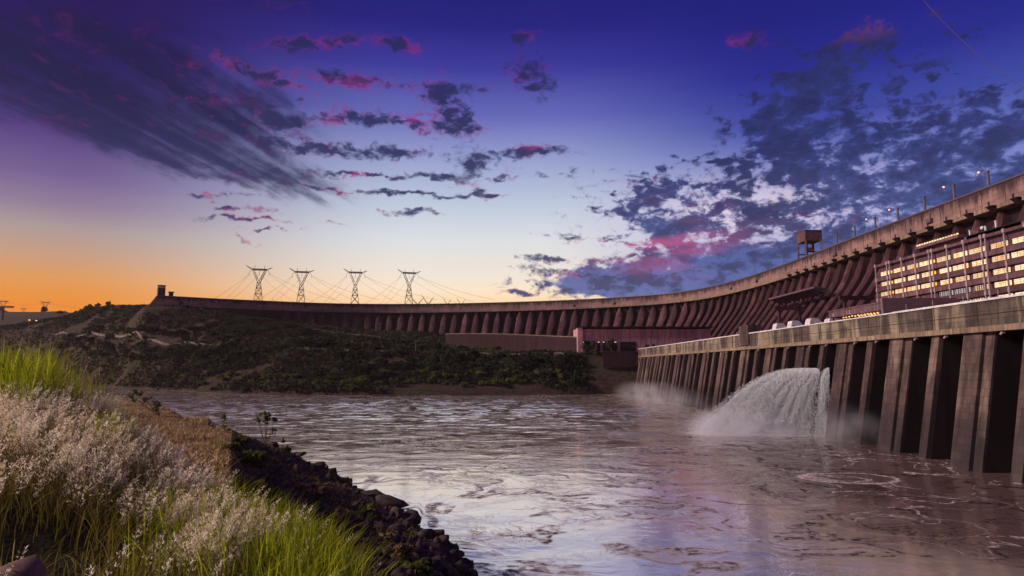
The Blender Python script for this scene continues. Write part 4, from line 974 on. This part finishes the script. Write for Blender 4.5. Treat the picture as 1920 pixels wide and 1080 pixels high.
# V-shaped masts whose heads just clear the crest
vm = None
for x, y, w, lab in [(521, 560, 1.0, 'V-shaped mast head just above the dam crest left of the second big pylon'), (783, 555, 1.3, 'V-shaped mast head at the foot of the rightmost big pylon'), (803, 553, 1.2, 'V-shaped mast head just right of the rightmost big pylon'),
                     (839, 557, .85, 'V-shaped mast head low above the crest, left one of a pair right of the pylons'), (865, 558, .85, 'V-shaped mast head low above the crest, right one of a pair right of the pylons'), (911, 564, .4, 'tiniest mast head on the crest line right of the pylons')]:
    Yv = 1080; X = xcol(x, 560, Yv); z = 121
    if vm is None:
        vm = empty('mast', (X, Yv, z), lab, 'mast', 'V-shaped mast heads above the dam crest')
        b = MB()
        for s_, l_ in ((-1, 1.0), (1, .8)):
            for d_ in (-.7, .7): b.tube([(s_*1+d_, 0, 10), (s_*10*l_, 0, 10+15*l_)], .32, 4, .2)
            for q_ in range(4): f = .15+.2*q_; b.tube([(s_*(1+(10*l_-1)*f)-.7*(1-f), 0, 10+15*l_*f), (s_*(1+(10*l_-1)*(f+.1))+.7*(1-f), 0, 10+15*l_*(f+.1))], .18, 4)
        part('arm', b, 'galv', vm, org=(0, 0, 0))
        b = MB(); b.tube([(-3, 0, 0), (-1, 0, 11)], .35, 4); b.tube([(3, 0, 0), (1, 0, 11)], .35, 4); b.tube([(-2.4, 0, 3), (2.4, 0, 3)], .2, 4); part('stand', b, 'galv', vm, org=(0, 0, 0)); c = vm
    else: c = dup_tree(vm); c.location = (X, Yv, z); c['label'] = lab
    tgt = zrow(y, Yv)-z; c.scale = (w, w, tgt/25)
# overhead line crossing the top right corner of the view
p0 = pray(1700, -36)*60+np.array([0, 0, EYE]); p1 = pray(1960, 189)*52+np.array([0, 0, EYE])
pts = [tuple(p0+(p1-p0)*f+np.array([0, 0, -1.2*4*f*(1-f)])) for f in np.linspace(0, 1, 12)]
solo('overhead_wire', MB().tube(pts, .022, 5), 'steel', tuple(p0), 'thin dark wire crossing the top right corner of the sky', 'wire')

# lamp posts on the far bank
lp = None
for x, y, Y, lab in [(163, 627, 952, 'road lamp post farthest left along the far bank road'), (265, 638, 806, 'pale road lamp post second from the left along the far bank road'), (378, 648, 754, 'road lamp post third from the left along the far bank road'),
                     (565, 655, 676, 'road lamp post below the second big pylon on the far bank road'), (779, 661, 656, 'road lamp post below the rightmost big pylon on the far bank road'), (713, 612, 900, 'faint lamp post in front of the dam toe below the third big pylon')]:
    X = xcol(x, y, Y); z = float(far_z(X, Y))
    if lp is None:
        lp = empty('road_lamp', (X, Y, z), lab, 'lamp post', 'lamp posts on the far bank')
        part('pole', MB().tube([(0, 0, 0), (0, 0, 12.2)], .24, 6, .16), 'mullion', lp, org=(0, 0, 0)); b = MB(); b.box(-1.9, 1.9, -.2, .2, 12.2, 12.6); b.box(-2.4, -1.0, -.5, .5, 12.4, 12.9); b.box(1.0, 2.4, -.5, .5, 12.4, 12.9)
        part('lamp_head', b, 'mullion', lp, org=(0, 0, 0))
    else: c = dup_tree(lp); c.location = (X, Y, z); c['label'] = lab
# small far things at the left edge
X = xcol(2, 578, 1500); z = float(far_z(X, 1500)); zt = zrow(574, 1500)
r = empty('viewing_platform', (X, 1500, z-1), 'dark flat-topped platform on a stub pillar on the skyline at the left edge', 'platform')
part('top', MB().box(X-24, X+26, 1494, 1506, zt-3.5, zt), 'steel', r); part('pillar', MB().box(X-3, X+6, 1497, 1503, z-2, zt-3.4), 'steel', r)
for x, y, lab in [(55, 600, 'brightest of two small far lights on the dark left shore'), (68, 601, 'dimmer of two small far lights on the dark left shore')]:
    Y = 1150; p = (xcol(x, y, Y), Y, zrow(y, Y)); zg = float(far_z(p[0], Y)); r = empty('yard_light', (p[0], Y, zg), lab, 'light', 'two lights on the left shore')
    part('lamp', MB().ball(p, 1.5, 6, .5), 'lamp', r); part('pole', MB().tube([(p[0], Y, min(zg, p[2]-1)), (p[0], Y, p[2]-.7)], .25, 5), 'steel', r)

# ------------------------------------------------------------------ vegetation
def leaf_cloud(n, blobs, size, rng):
    """leaf clumps: small bent quads scattered in ellipsoids; blobs = (cx,cy,cz,rx,ry,rz)"""
    w = np.array([b[3]*b[4]+b[4]*b[5] for b in blobs]); w = w/w.sum(); k = rng.choice(len(blobs), n, p=w); B = np.array(blobs)[k]
    d = rng.normal(size=(n, 3)); d /= np.linalg.norm(d, axis=1)[:, None]; rr = rng.random(n)[:, None]**.33*(.82+.35*rng.random(n)[:, None])
    c = B[:, :3]+d*rr*B[:, 3:6]
    nrm = d+rng.normal(size=(n, 3))*.7+np.array([0, 0, .3]); nrm /= np.linalg.norm(nrm, axis=1)[:, None]
    u = np.cross(nrm, rng.normal(size=(n, 3))); u /= np.linalg.norm(u, axis=1)[:, None]; v = np.cross(nrm, u)
    s = (size*(.5+rng.random(n)))[:, None]
    V = np.stack([c-u*s-v*s*.5, c+u*s*.6-v*s*.7+nrm*s*.2, c+u*s+v*s*.5, c-u*s*.5+v*s*.8-nrm*s*.2], 1).reshape(-1, 3)
    F = np.arange(n*4).reshape(-1, 4); return V, F
def rblobs(rng, n, R_, H, base=.25):
    return [(rng.uniform(-1, 1)*R_*.62, rng.uniform(-1, 1)*R_*.62, H*(base+rng.uniform(.0, .62)), R_*rng.uniform(.28, .5), R_*rng.uniform(.28, .5), H*rng.uniform(.16, .28)) for _ in range(n)]
variants = []
for k in range(6):
    rng = np.random.default_rng(100+k); V, F = leaf_cloud(420, rblobs(rng, 9, 1.0, 1.0), .11, rng); variants.append((V, F))
trunk = MB()
for a in range(4):
    an_ = a*1.7; trunk.tube([(0, 0, -.15), (.05*math.cos(an_), .05*math.sin(an_), .2), (.35*math.cos(an_), .35*math.sin(an_), .55)], .045, 5, .015)
crownmesh = {}
def crown(k, mat):
    if (k, mat) not in crownmesh: crownmesh[(k, mat)] = npmesh('crown', variants[k][0], variants[k][1], mat)
    return crownmesh[(k, mat)]
trunk_me = trunk.mesh('trunk'); trunk_me.materials.append(M['bark'])
def shrub(X, Y, z, rad, h, mat, lab, grp, name='shrub', cat='shrub', k=None, rz=None):
    r = empty(name, (X, Y, z-.06*h), lab, cat, grp); k = random.randrange(6) if k is None else k
    link('crown', crown(k, mat), parent=r); link('trunk', trunk_me, parent=r)
    r.scale = (rad, rad, h); r.rotation_euler = (0, 0, random.random()*6.28); return r
rt = random.Random(21)
# belts of shrubs along the far bank: (x range, distance as a fraction between two profile rows)
def Yrow(x, row, ylo, yhi):
    """first distance at which the hillside at bearing x shows at that row"""
    a = aof(x); ys_ = np.linspace(ylo, yhi, 160); zz = FAR.z(a*ys_, ys_); rr = (zz-EYE)/ys_; tr = tanrow(row)
    i = np.argmax(rr >= tr); return float(ys_[i]) if rr[i] >= tr else None
belts = [(110, 620, 648, 684, 62, 6, 11, 'leaf_far', 'dark dense shrub just below the far bank road', 'dark shrubs below the far bank road', 680, 1050),
         (620, 1085, 668, 722, 78, 5, 9, 'leaf_far', 'dark green shrub on the steep far bank between the lamp posts and the pale hall', 'dark green shrubs on the steep bank below the road', 530, 660),
         (640, 1070, 645, 662, 20, 5, 8, 'leaf_far', 'dark round shrub beside the road in front of the retaining wall', 'roadside shrubs by the retaining wall', 600, 760),
         (170, 760, 600, 622, 50, 3.5, 6.5, 'leaf_dry', 'dull brown-green shrub on the upper slope below the dam toe', 'shrubs on the upper slope below the dam', 740, 1150),
         (150, 560, 618, 642, 34, 5, 9, 'leaf_far', 'dark shrub on the slope right above the far bank road', 'shrubs on the slope above the far bank road', 740, 1000),
         (230, 640, 706, 726, 24, 4, 7, 'leaf_mid', 'low olive shrub near the waterline of the far bank', 'low shrubs near the far waterline', 545, 800),
         (640, 1060, 700, 728, 30, 4, 8, 'leaf_mid', 'low green shrub near the waterline under the steep bank', 'low green shrubs at the foot of the steep bank', 540, 620)]
BELT = []
for x0, x1, r0, r1, n, s0, s1, mat, lab, grp, ylo, yhi in belts:
    for i in range(n):
        x = x0+(x1-x0)*(i+rt.random())/n; row = rt.uniform(r0, r1)
        if x0 == 110: row = 645+(x-110)*.02+rt.uniform(8, 34)-max(0, (300-x))*.08
        Y = Yrow(x, row, ylo, yhi)
        if Y is None: continue
        X = aof(x)*Y; rad = rt.uniform(s0, s1); h = rad*rt.uniform(.75, 1.15)
        BELT.append((x, row, shrub(X, Y, float(far_z(X, Y)), rad, h, mat, lab, grp), grp))
ORD = ['first', 'second', 'third', 'fourth', 'fifth', 'sixth', 'seventh', 'eighth', 'ninth', 'tenth', 'eleventh', 'twelfth', 'thirteenth', 'fourteenth', 'fifteenth', 'sixteenth', 'seventeenth', 'eighteenth', 'nineteenth', 'twentieth', 'twenty-first', 'twenty-second', 'twenty-third', 'twenty-fourth', 'twenty-fifth']
LM = [(240, 'left of the lift tower'), (400, 'right of the lift tower'), (525, 'below the leftmost big pylon'), (615, 'below the second big pylon'), (715, 'below the third big pylon'), (820, 'below the rightmost big pylon'), (950, 'left of the pale hall'), (1100, 'nearest the pale hall')]
SHORT = {'dark shrubs below the far bank road': 'dark shrub just under the road', 'dark green shrubs on the steep bank below the road': 'dark green steep-bank shrub', 'roadside shrubs by the retaining wall': 'dark round roadside shrub',
         'shrubs on the upper slope below the dam': 'dull brown upper-slope shrub', 'shrubs on the slope above the far bank road': 'dark shrub just above the road', 'low shrubs near the far waterline': 'low olive shrub by the waterline', 'low green shrubs at the foot of the steep bank': 'low green shrub by the waterline'}
for g_ in SHORT:
    lo = 0
    for xm, zone in LM:
        bb = sorted([b for b in BELT if b[3] == g_ and lo <= b[0] < xm], key=lambda b: b[0]); lo = xm
        for q_, b in enumerate(bb): b[2]['label'] = '%s %s, %s from left' % (SHORT[g_], zone, ORD[q_])
# skyline trees at left, and the named ones near the hall
for x, y, w, h, lab in [(83, 584, 13, 9, 'lone umbrella-shaped tree on the left skyline beside the small pylon'), (112, 586, 14, 5, 'low bushy tree right of the lone umbrella tree on the skyline'), (165, 580, 16, 9, 'bushy dark tree at the left foot of the hill on the skyline'),
                        (203, 572, 11, 9, 'flat-topped tree standing highest on the hill left of the lift tower'), (182, 574, 13, 6, 'low dark tree between the hilltop trees'), (230, 574, 12, 4, 'low dark tree left of the lift tower'), (338, 571, 11, 7, 'round bush in front of the left end of the dam'), (418, 582, 12, 6, 'round bush in front of the dam band')]:
    Y = {83: 1500, 112: 1500, 165: 1170, 203: 1075, 182: 1120, 230: 1000, 338: 850, 418: 850}[x]; X = xcol(x, y, Y); z = zrow(y+1, Y)
    sc = Y/1200*.9; r = shrub(X, Y, z-1, w*sc*.55, h*sc*1.5, 'leaf_far', lab, None, 'tree', 'tree')
for X, Y, z, rad, h, lab in [(68, 594, 38.4, 4.2, 10, 'round dark tree in front of the left openings of the pale hall'), (74.5, 594, 38.4, 3.2, 9.5, 'second round dark tree before the left openings of the pale hall'), (91.5, 594, 38.4, 6.4, 11, 'broad dark tree before the middle opening of the pale hall'),
                             (125.3, 597, 38.4, 2.3, 8.5, 'slim oval tree just right of the big dark doorway'), (131.8, 597, 38.4, 2.0, 7, 'smaller oval tree, second to the right of the big dark doorway'), (76, 586, 35, 5.2, 6, 'low dark bush on the edge below the pale hall')]:
    shrub(X, Y, z, rad, h, 'leaf_far', lab, None, 'tree', 'tree')
# scrub and tufts that cover the hillside
def scatter_far(n, size, mat, rows, xr, seed, name, lab):
    rng = np.random.default_rng(seed); Y = np.exp(rng.uniform(math.log(545), math.log(1250), n*3)); a = rng.uniform(aof(xr[0]), aof(xr[1]), n*3); X = a*Y; z = far_z(X, Y)
    row = (z-EYE)/Y; ok = (z > 2.5) & (row < tanrow(rows[0])) & (row > tanrow(rows[1])) & (fbm(X*.012+3, Y*.03, 4) > -.13); X, Y, z = X[ok][:n], Y[ok][:n], z[ok][:n]; m = len(X); V = []
    k = 5; c = np.stack([X, Y, z], 1).repeat(k, 0)+rng.normal(size=(m*k, 3))*np.array([1.3, 1.3, .5])*size
    c[:, 2] += size*.35; nrm = rng.normal(size=(m*k, 3))+np.array([0, -.5, .8]); nrm /= np.linalg.norm(nrm, axis=1)[:, None]
    u = np.cross(nrm, rng.normal(size=(m*k, 3))); u /= np.linalg.norm(u, axis=1)[:, None]; v = np.cross(nrm, u); s = (size*(.4+.8*rng.random(m*k)))[:, None]
    V = np.stack([c-u*s-v*s*.5, c+u*s*.6-v*s*.7, c+u*s+v*s*.5, c-u*s*.5+v*s*.8], 1).reshape(-1, 3); F = np.arange(m*k*4).reshape(-1, 4)
    o = link(name, npmesh(name, V, F, mat)); tag(o, lab, 'ground cover', kind='stuff')
scatter_far(24000, 1.8, 'leaf_far', (574, 735), (-60, 1100), 1, 'undergrowth', 'dark green undergrowth covering the far bank')
scatter_far(9000, 1.5, 'leaf_dry', (578, 735), (60, 900), 2, 'dry_scrub', 'reddish dry scrub covering the far slopes')
scatter_far(500, .9, 'leaf_white', (712, 722), (500, 600), 3, 'flowering_scrub', 'pale flowering scrub by the far waterline')

# ---- near bank -----------------------------------------------------
def blades(P, H, W, lean, rng, segs=3, mat='green', name='grass', lab='', tint=None):
    """P (n,3) roots; ribbons of segs quads bending over"""
    n = len(P); az = rng.uniform(0, 2*math.pi, n); d = np.stack([np.cos(az), np.sin(az), 0*az], 1); wd = np.stack([-np.sin(az+.6), np.cos(az+.6), 0*az], 1)
    V = np.zeros((n, segs*2+1, 3)); 
    for i in range(segs):
        f = i/segs; off = d*(lean*f*f)[:, None]*H[:, None]; up = np.array([0, 0, 1])*(H*(f-.25*lean*f*f))[:, None]; ww = wd*(W*(1-f*.55))[:, None]/2
        V[:, 2*i] = P+off+up-ww; V[:, 2*i+1] = P+off+up+ww
    V[:, -1] = P+d*(lean*H)[:, None]+np.array([0, 0, 1])*(H*(1-.25*lean))[:, None]
    k = segs*2+1; b = np.arange(n)[:, None]*k; F = []
    for i in range(segs-1): F.append(b+np.array([2*i, 2*i+1, 2*i+3])); F.append(b+np.array([2*i, 2*i+3, 2*i+2]))
    F.append(b+np.array([2*segs-2, 2*segs-1, 2*segs])); F = np.concatenate(F)
    t_ = (rng.random(n) if tint is None else tint).repeat(k)
    o = link(name, npmesh(name, V.reshape(-1, 3), F, mat, t_)); tag(o, lab, 'grass', kind='stuff'); return o
def proj(X, Y, Z):
    c = Y*math.cos(PITCH)+(Z-EYE)*math.sin(PITCH); u = -Y*math.sin(PITCH)+(Z-EYE)*math.cos(PITCH); return 960+1200*X/c, 540-1200*u/c
def roots(n, seed, px, ylim=(2.4, 15)):
    """random ground points kept by a preference map over the slope; px = list of (x,y,rx,ry,weight)"""
    rng = np.random.default_rng(seed); Y = rng.uniform(ylim[0]**.5, ylim[1]**.5, n)**2; X = Y*rng.uniform(-.95, -.12, n); Z = near_z(X, Y); x, y = proj(X, Y, Z)
    w = np.zeros(n)
    for cx, cy, rx_, ry_, ww in px: w = w+ww*np.exp(-((x-cx)/rx_)**2-((y-cy)/ry_)**2)
    w = w*(.55+2.2*np.clip(fbm(X*.9+seed, Y*.9, 3)+.25, 0, 1)); slope_ok = near_z(X, Y+.5) > Z-.45
    ok = (rng.random(n) < w) & slope_ok; return np.stack([X[ok], Y[ok], Z[ok]], 1), rng
# olive and brown under-layer everywhere
P, rng = roots(60000, 41, [(250, 900, 420, 260, .62), (0, 800, 260, 160, .4), (500, 1000, 260, 200, .5), (90, 1040, 170, 70, -.5)]); n = len(P)
blades(P, rng.uniform(.12, .42, n), rng.uniform(.004, .010, n), rng.uniform(.2, .9, n), rng, mat='olive', name='olive_grass', lab='olive and brown grass layer under the plumes on the near slope')
P, rng = roots(40000, 43, [(230, 900, 380, 250, .42), (500, 1000, 230, 180, .35), (110, 830, 90, 50, .8), (90, 1040, 170, 70, -.5)]); n = len(P)
blades(P, rng.uniform(.15, .45, n), rng.uniform(.003, .007, n), rng.uniform(.2, 1.0, n), rng, mat='straw', name='straw_grass', lab='dry straw stems among the near grass')
# bright green clumps
gz = [(570, 1080, 75, 90, 1.3), (530, 1060, 60, 60, 1.0), (640, 1110, 50, 50, .9), (455, 950, 50, 60, .9), (430, 1010, 50, 60, .5), (215, 850, 40, 35, .8), (30, 740, 70, 22, .9), (150, 760, 40, 20, .35), (300, 1030, 50, 60, .3), (420, 1100, 90, 50, .4), (500, 980, 40, 60, .5)]
P, rng = roots(60000, 47, gz); n = len(P)
blades(P, rng.uniform(.22, .62, n), rng.uniform(.007, .014, n), rng.uniform(.1, .8, n), rng, 4, 'green', 'green_grass', 'bright green grass clumps on the near slope')
# tall reeds behind the hump at left
P, rng = roots(30000, 53, [(10, 745, 60, 26, .9), (70, 750, 45, 22, .75), (120, 760, 24, 18, .35), (165, 770, 26, 20, .30), (200, 775, 24, 20, .2)], (8.0, 15)); n = len(P); x_, _ = proj(*P.T)
hh = rng.uniform(.45, 1.25, n)*np.where(x_ < 90, 1.0, .72)
blades(P, hh, rng.uniform(.010, .022, n), rng.uniform(.05, .55, n), rng, 4, 'green', 'tall_grass', 'tall green grass rising above the plumes at the left edge')
P, rng = roots(9000, 59, [(60, 750, 90, 24, .5), (180, 775, 40, 26, .5)], (8.0, 15)); n = len(P)
blades(P, rng.uniform(.5, 1.2, n), rng.uniform(.004, .009, n), rng.uniform(.05, .7, n), rng, 4, 'straw', 'tall_straw', 'tall straw stalks standing among the green grass at left')
# yellow-green tufts standing among the plumes
P, rng = roots(40000, 57, [(300, 900, 70, 80, .6), (180, 890, 70, 50, .5), (400, 930, 50, 60, .7), (250, 980, 100, 80, .5), (60, 900, 80, 60, .35)]); n = len(P)
blades(P, rng.uniform(.2, .5, n), rng.uniform(.006, .012, n), rng.uniform(.1, .9, n), rng, 4, 'olive', 'yellow_grass', 'yellow-green tufts standing among the pale plumes')
# feathery plumes
def plumes(P, rng, name, lab, h0=.22, h1=.5, K=64):
    n = len(P); H = rng.uniform(h0, h1, n); az = rng.uniform(-.9, .9, n)+.2; ln = rng.uniform(.15, .5, n)
    d = np.stack([np.cos(az), np.sin(az)*.6, 0*az], 1)
    f = rng.uniform(.45, 1.0, (n, K)); A = rng.uniform(0, 2*math.pi, (n, K)); pl_ = (1-np.abs((f-.7)/.32)).clip(.12, 1)*.055
    rad = pl_*rng.uniform(.15, 1.0, (n, K))
    c = P[:, None]+d[:, None]*(ln[:, None]*f**2*H[:, None])[..., None]
    c = c+np.stack([rad*np.cos(A), rad*np.sin(A), f*H[:, None]+rad*.5], -1)
    g = np.stack([np.cos(A)*.7, np.sin(A)*.7, .8+0*A], -1)+rng.normal(size=(n, K, 3))*.35; g /= np.linalg.norm(g, axis=-1)[..., None]
    L_ = rng.uniform(.010, .028, (n, K))[..., None]; sd = np.cross(g, rng.normal(size=(n, K, 3))); sd /= np.linalg.norm(sd, axis=-1)[..., None]; W_ = rng.uniform(.0025, .0065, (n, K))[..., None]
    V = np.stack([c-sd*W_, c+sd*W_, c+g*L_], 2).reshape(-1, 3); F = np.arange(n*K*3).reshape(-1, 3)
    t_ = np.clip(rng.normal(.62, .25, n), 0, 1).repeat(K*3)
    o = link(name, npmesh(name, V, F, 'plume', t_)); tag(o, lab, 'grass', kind='stuff')
    blades(P, H*.8, np.full(n, .0025), ln*.6, rng, 2, 'straw', 'plume_stems', 'thin stems carrying the '+lab.split(' feathery')[0]+' feathery plumes')
pz = [(100, 775, 130, 30, 1.0), (20, 800, 110, 60, 1.0), (60, 860, 90, 70, .75), (185, 840, 70, 55, .8), (220, 910, 60, 50, .55), (30, 960, 60, 50, .45), (320, 1010, 60, 50, .75), (390, 1060, 70, 50, .9), (350, 900, 55, 70, .55), (280, 850, 50, 40, .5), (470, 1080, 60, 40, .5), (150, 940, 90, 50, .35),
      (120, 835, 55, 18, -.9), (90, 1050, 150, 60, -1.0), (260, 1010, 30, 50, -.3)]
Pc, rng = roots(5200, 61, pz); Pc = Pc[:270]; m_ = rng.integers(3, 13, len(Pc)); P = Pc.repeat(m_, 0); P[:, :2] += rng.normal(size=(len(P), 2))*.085; P[:, 2] = near_z(P[:, 0], P[:, 1])
plumes(P, rng, 'white_plumes', 'pale feathery seed plumes on the near grass slope')
P, rng = roots(9000, 67, [(250, 900, 300, 200, .5), (420, 980, 160, 120, .4), (90, 1040, 170, 70, -.6)]); plumes(P[:1200], rng, 'tan_plumes', 'scattered small feathery seed heads among the green grass', .2, .42, 40)

P, rng = roots(1500, 101, [(250, 900, 300, 200, .5), (450, 960, 150, 120, .4), (90, 1040, 170, 70, -.5)]); n = len(P)
blades(P, rng.uniform(.4, .85, n), rng.uniform(.003, .006, n), rng.uniform(.2, 1.1, n), rng, 4, 'straw', 'dead_stalks', 'bent dead stalks scattered through the near grass')
# ---- stones, riprap, bushes on the near bank
ico_v = []; 
def icos(sub=1):
    import bmesh
    bm = bmesh.new(); bmesh.ops.create_icosphere(bm, subdivisions=sub, radius=1.0); V = np.array([v.co[:] for v in bm.verts]); F = np.array([[v.index for v in f.verts] for f in bm.faces]); bm.free(); return V, F
IV, IF = icos(2)
def rocks(P, S, rng, name, mat, lab):
    n = len(P); k = len(IV); V = np.zeros((n, k, 3))
    for i in range(n):
        q = np.linalg.qr(rng.normal(size=(3, 3)))[0]; sh = IV*(1+.34*rng.normal(size=(k, 1))*.35)
        for _ in range(6):
            nrm = rng.normal(size=3); nrm /= np.linalg.norm(nrm); dd = sh@nrm; sh = sh-np.clip(dd-.62, 0, None)[:, None]*nrm
        V[i] = (sh*np.array([1, .8, .62]))@q*S[i]+P[i]
    F = (np.arange(n)[:, None, None]*k+IF[None]).reshape(-1, 3); return npmesh(name, V.reshape(-1, 3), F, mat)
def bank_points(n, seed, xr, yr):
    rng = np.random.default_rng(seed); Y = np.exp(rng.uniform(math.log(yr[0]), math.log(yr[1]), n)); X = Y*rng.uniform(aof(xr[0]), aof(xr[1]), n); Z = near_z(X, Y); ok = Z > -.6
    return np.stack([X, Y, Z], 1)[ok], rng
P, rng = bank_points(4200, 71, (500, 930), (48, 150)); S = .12+1.1*rng.random(len(P))**10+.26*rng.random(len(P))**2
o = link('rubble', rocks(P, S, rng, 'rubble', 'rock', '')); tag(o, 'dark broken rubble covering the near river bank', 'rubble', kind='stuff')
rng = np.random.default_rng(77); big = [(700, 925, 104, 2.6), (735, 940, 98, 2.2), (665, 905, 112, 1.8), (640, 893, 116, 1.6), (770, 960, 92, 1.8), (790, 985, 86, 1.5), (820, 1000, 80, 1.3), (850, 1030, 74, 1.2), (870, 1055, 69, 1.1), (600, 870, 120, 1.5), (560, 853, 122, 1.4), (740, 1000, 76, 1.2), (690, 980, 80, 1.3), (780, 1045, 68, 1.0), (720, 1050, 62, 1.0)]
labs = ['largest dark flat boulder at the crook of the near river bank', 'dark boulder just right of the largest flat boulder by the water', 'dark boulder just left of the largest flat boulder by the water', 'dark boulder on the bank edge above the small leafy sprig', 'dark boulder where the bank edge turns steeply down',
        'dark blocky boulder below the bank edge bend', 'dark boulder on the steep lower bank edge by the water', 'dark small boulder near the lower bank edge', 'lowest dark boulder on the bank edge near the bottom of the photo', 'dark boulder on the bank edge right of the round-leaved sapling', 'dark boulder on the bank edge just below the round-leaved sapling',
        'dark boulder amid the rubble inland of the bank bend', 'dark boulder amid the rubble above the tall straw stalk', 'dark boulder amid the rubble low on the bank', 'dark boulder amid the rubble beside the bottom bushes']
for (x, y, Y, s_), lab in zip(big, labs):
    X = xcol(x, y, Y); z = float(near_z(X, Y)); me = rocks(np.array([[0, 0, 0.]]), [s_], rng, 'boulder', 'rock', ''); o = link('boulder', me, (X, Y, z+.1*s_)); o.scale = (1.25, 1.1, .7)
    tag(o, lab, 'boulder')
for x, y, Y, s_, lab in [(350, 862, 11.5, .115, 'round pale stone at the upper edge of the near grass slope'), (272, 892, 9.2, .085, 'half-buried tan stone in the middle of the near grass'), (12, 1070, 3.6, .30, 'reddish rock at the bottom left corner of the photo')]:
    X = xcol(x, y, Y); z = float(near_z(X, Y)); me = rocks(np.array([[0, 0, 0.]]), [s_], rng, 'stone', 'rockp', ''); o = link('stone', me, (X, Y, z+.35*s_)); tag(o, lab, 'stone')
    for p_ in me.polygons: p_.use_smooth = True
# dry tussocks on the plateau
rng = np.random.default_rng(83); n = 26000; Y = np.exp(rng.uniform(math.log(45), math.log(290), n)); a = rng.uniform(aof(150), aof(446), n); X = a*Y; Z = near_z(X, Y)
ok = (Z > 6.5) & (rng.random(n) < .35+1.3*np.clip(fbm(X*.07, Y*.20, 3)+.2, 0, 1)); P = np.stack([X, Y, Z], 1)[ok]; n = len(P)
blades(P, rng.uniform(.3, .8, n), rng.uniform(.10, .30, n), rng.uniform(.3, 1.0, n), rng, 2, 'straw', 'dry_grass', 'dry golden grass covering the flat shelf beside the river')
P, rng = bank_points(9000, 89, (400, 820), (42, 130)); w = fbm(P[:, 0]*.12, P[:, 1]*.12, 3)+.0-.5*sst(P[:, 0]/P[:, 1], aof(640), aof(860)); P = P[w > -.12]; n = len(P)
blades(P, rng.uniform(.25, .8, n), rng.uniform(.04, .12, n), rng.uniform(.3, 1.0, n), rng, 2, 'olive', 'bank_grass', 'dull tufts of grass among the rubble of the near bank')
# bushes on the near bank
bushes = [(455, 830, 108, 2.6, 2.0, 'leaf_mid', 'green bush at the right tip of the dry grass shelf'), (478, 850, 95, 3.0, 2.2, 'leaf_mid', 'dark green bush below the round-leaved sapling'), (500, 890, 72, 2.6, 1.9, 'leaf_mid', 'dark bush in the hollow above the bright green grass'), (470, 900, 66, 2.4, 2.0, 'leaf_mid', 'dark bush in the hollow left of the others'),
          (530, 920, 66, 2.2, 1.5, 'leaf_tan', 'brown bush between the hollow and the rubble'), (560, 880, 90, 2.8, 1.6, 'leaf_tan', 'brown scrubby bush on the upper near bank'), (600, 905, 84, 2.8, 1.6, 'leaf_tan', 'broad tan bush in the middle of the near bank'), (640, 940, 76, 2.0, 1.3, 'leaf_tan', 'tan bush below the bank edge boulders'),
          (690, 950, 80, 2.2, 1.5, 'leaf_mid', 'yellow-green bush inland of the largest flat boulder'), (720, 1010, 66, 2.0, 1.5, 'leaf_tan', 'pale dry bush in the middle of the rubble'), (745, 1040, 60, 2.0, 1.5, 'leaf_tan', 'pale dry bush low in the rubble'), (780, 1075, 56, 2.2, 1.6, 'leaf_mid', 'olive bush at the bottom of the photo in the rubble'),
          (655, 898, 112, 1.1, 2.2, 'leaf_mid', 'small leafy sprig on the bank edge against the water'), (622, 884, 116, .9, 1.4, 'leaf_mid', 'tiny sprig on the bank edge left of the leafy sprig'), (540, 842, 122, .9, 1.2, 'leaf_mid', 'tiny tuft on the bank edge right of the sapling'), (430, 850, 82, 2.0, 1.4, 'leaf_mid', 'yellow-green bush at the foot of the dry shelf')]
for x, y, Y, rad, h, mat, lab in bushes:
    X = xcol(x, y, Y); z = float(near_z(X, Y)); r = shrub(X, Y, z, rad*.8, h*1.1, mat, lab, None, 'bush', 'bush')
# round-leaved saplings
def sapling(x, y, Y, tips, s_, lab):
    X = xcol(x, y, Y); z = float(near_z(X, Y)); z = min(z, zrow(y, Y)); r = empty('sapling', (X, Y, z), lab, 'sapling'); rng = np.random.default_rng(int(x)); st = MB(); Vs = []; 
    for tx, ty in tips:
        T_ = Vector((xcol(tx, ty, Y), Y+rng.uniform(-.4, .4), zrow(ty, Y))); B_ = Vector((X, Y, z-.2)); mid_ = B_.lerp(T_, .5)+Vector((0, 0, .15)); st.tube([B_, mid_, T_], .035*s_, 5, .012*s_)
        V, F = leaf_cloud(20, [(0, 0, 0, .30*s_, .30*s_, .32*s_)], .12*s_, rng); Vs.append(V+np.array(T_)-np.array([X, Y, z]))
    part('stem', st, 'bark', r); V = np.concatenate(Vs); link('leaves', npmesh('leaves', V, np.arange(len(V)).reshape(-1, 4), 'leaf_mid'), parent=r)
sapling(498, 834, 118, [(482, 779), (481, 788), (497, 778), (502, 786), (497, 791), (516, 786), (513, 807), (533, 825), (503, 779)], 1.9, 'slender round-leaved sapling standing against the water above the bank edge')
sapling(424, 812, 100, [(417, 778), (419, 785), (421, 798), (425, 808)], 1.3, 'short sapling at the right end of the dry grass shelf, against the water')
sapling(300, 775, 150, [(244, 742), (255, 735), (264, 738), (272, 748), (281, 745), (290, 754), (298, 760), (250, 750), (292, 765)], 2.2, 'leafy branch showing above the left part of the dry grass shelf, against the water')

# ------------------------------------------------------------------ evening haze over the valley
m, t, out = newmat('evening_haze'); v = t.new('ShaderNodeVolumePrincipled'); v.inputs['Color'].default_value = (.95, .80, .86, 1); v.inputs['Density'].default_value = .000022; v.inputs['Anisotropy'].default_value = .2
t.l.new(v.outputs[0], out.inputs['Volume'])
me = MB().box(-5300, 5300, -1700, 5300, -7.5, 330).mesh('haze'); me.materials.append(m); tag(link('haze', me), kind='stuff')
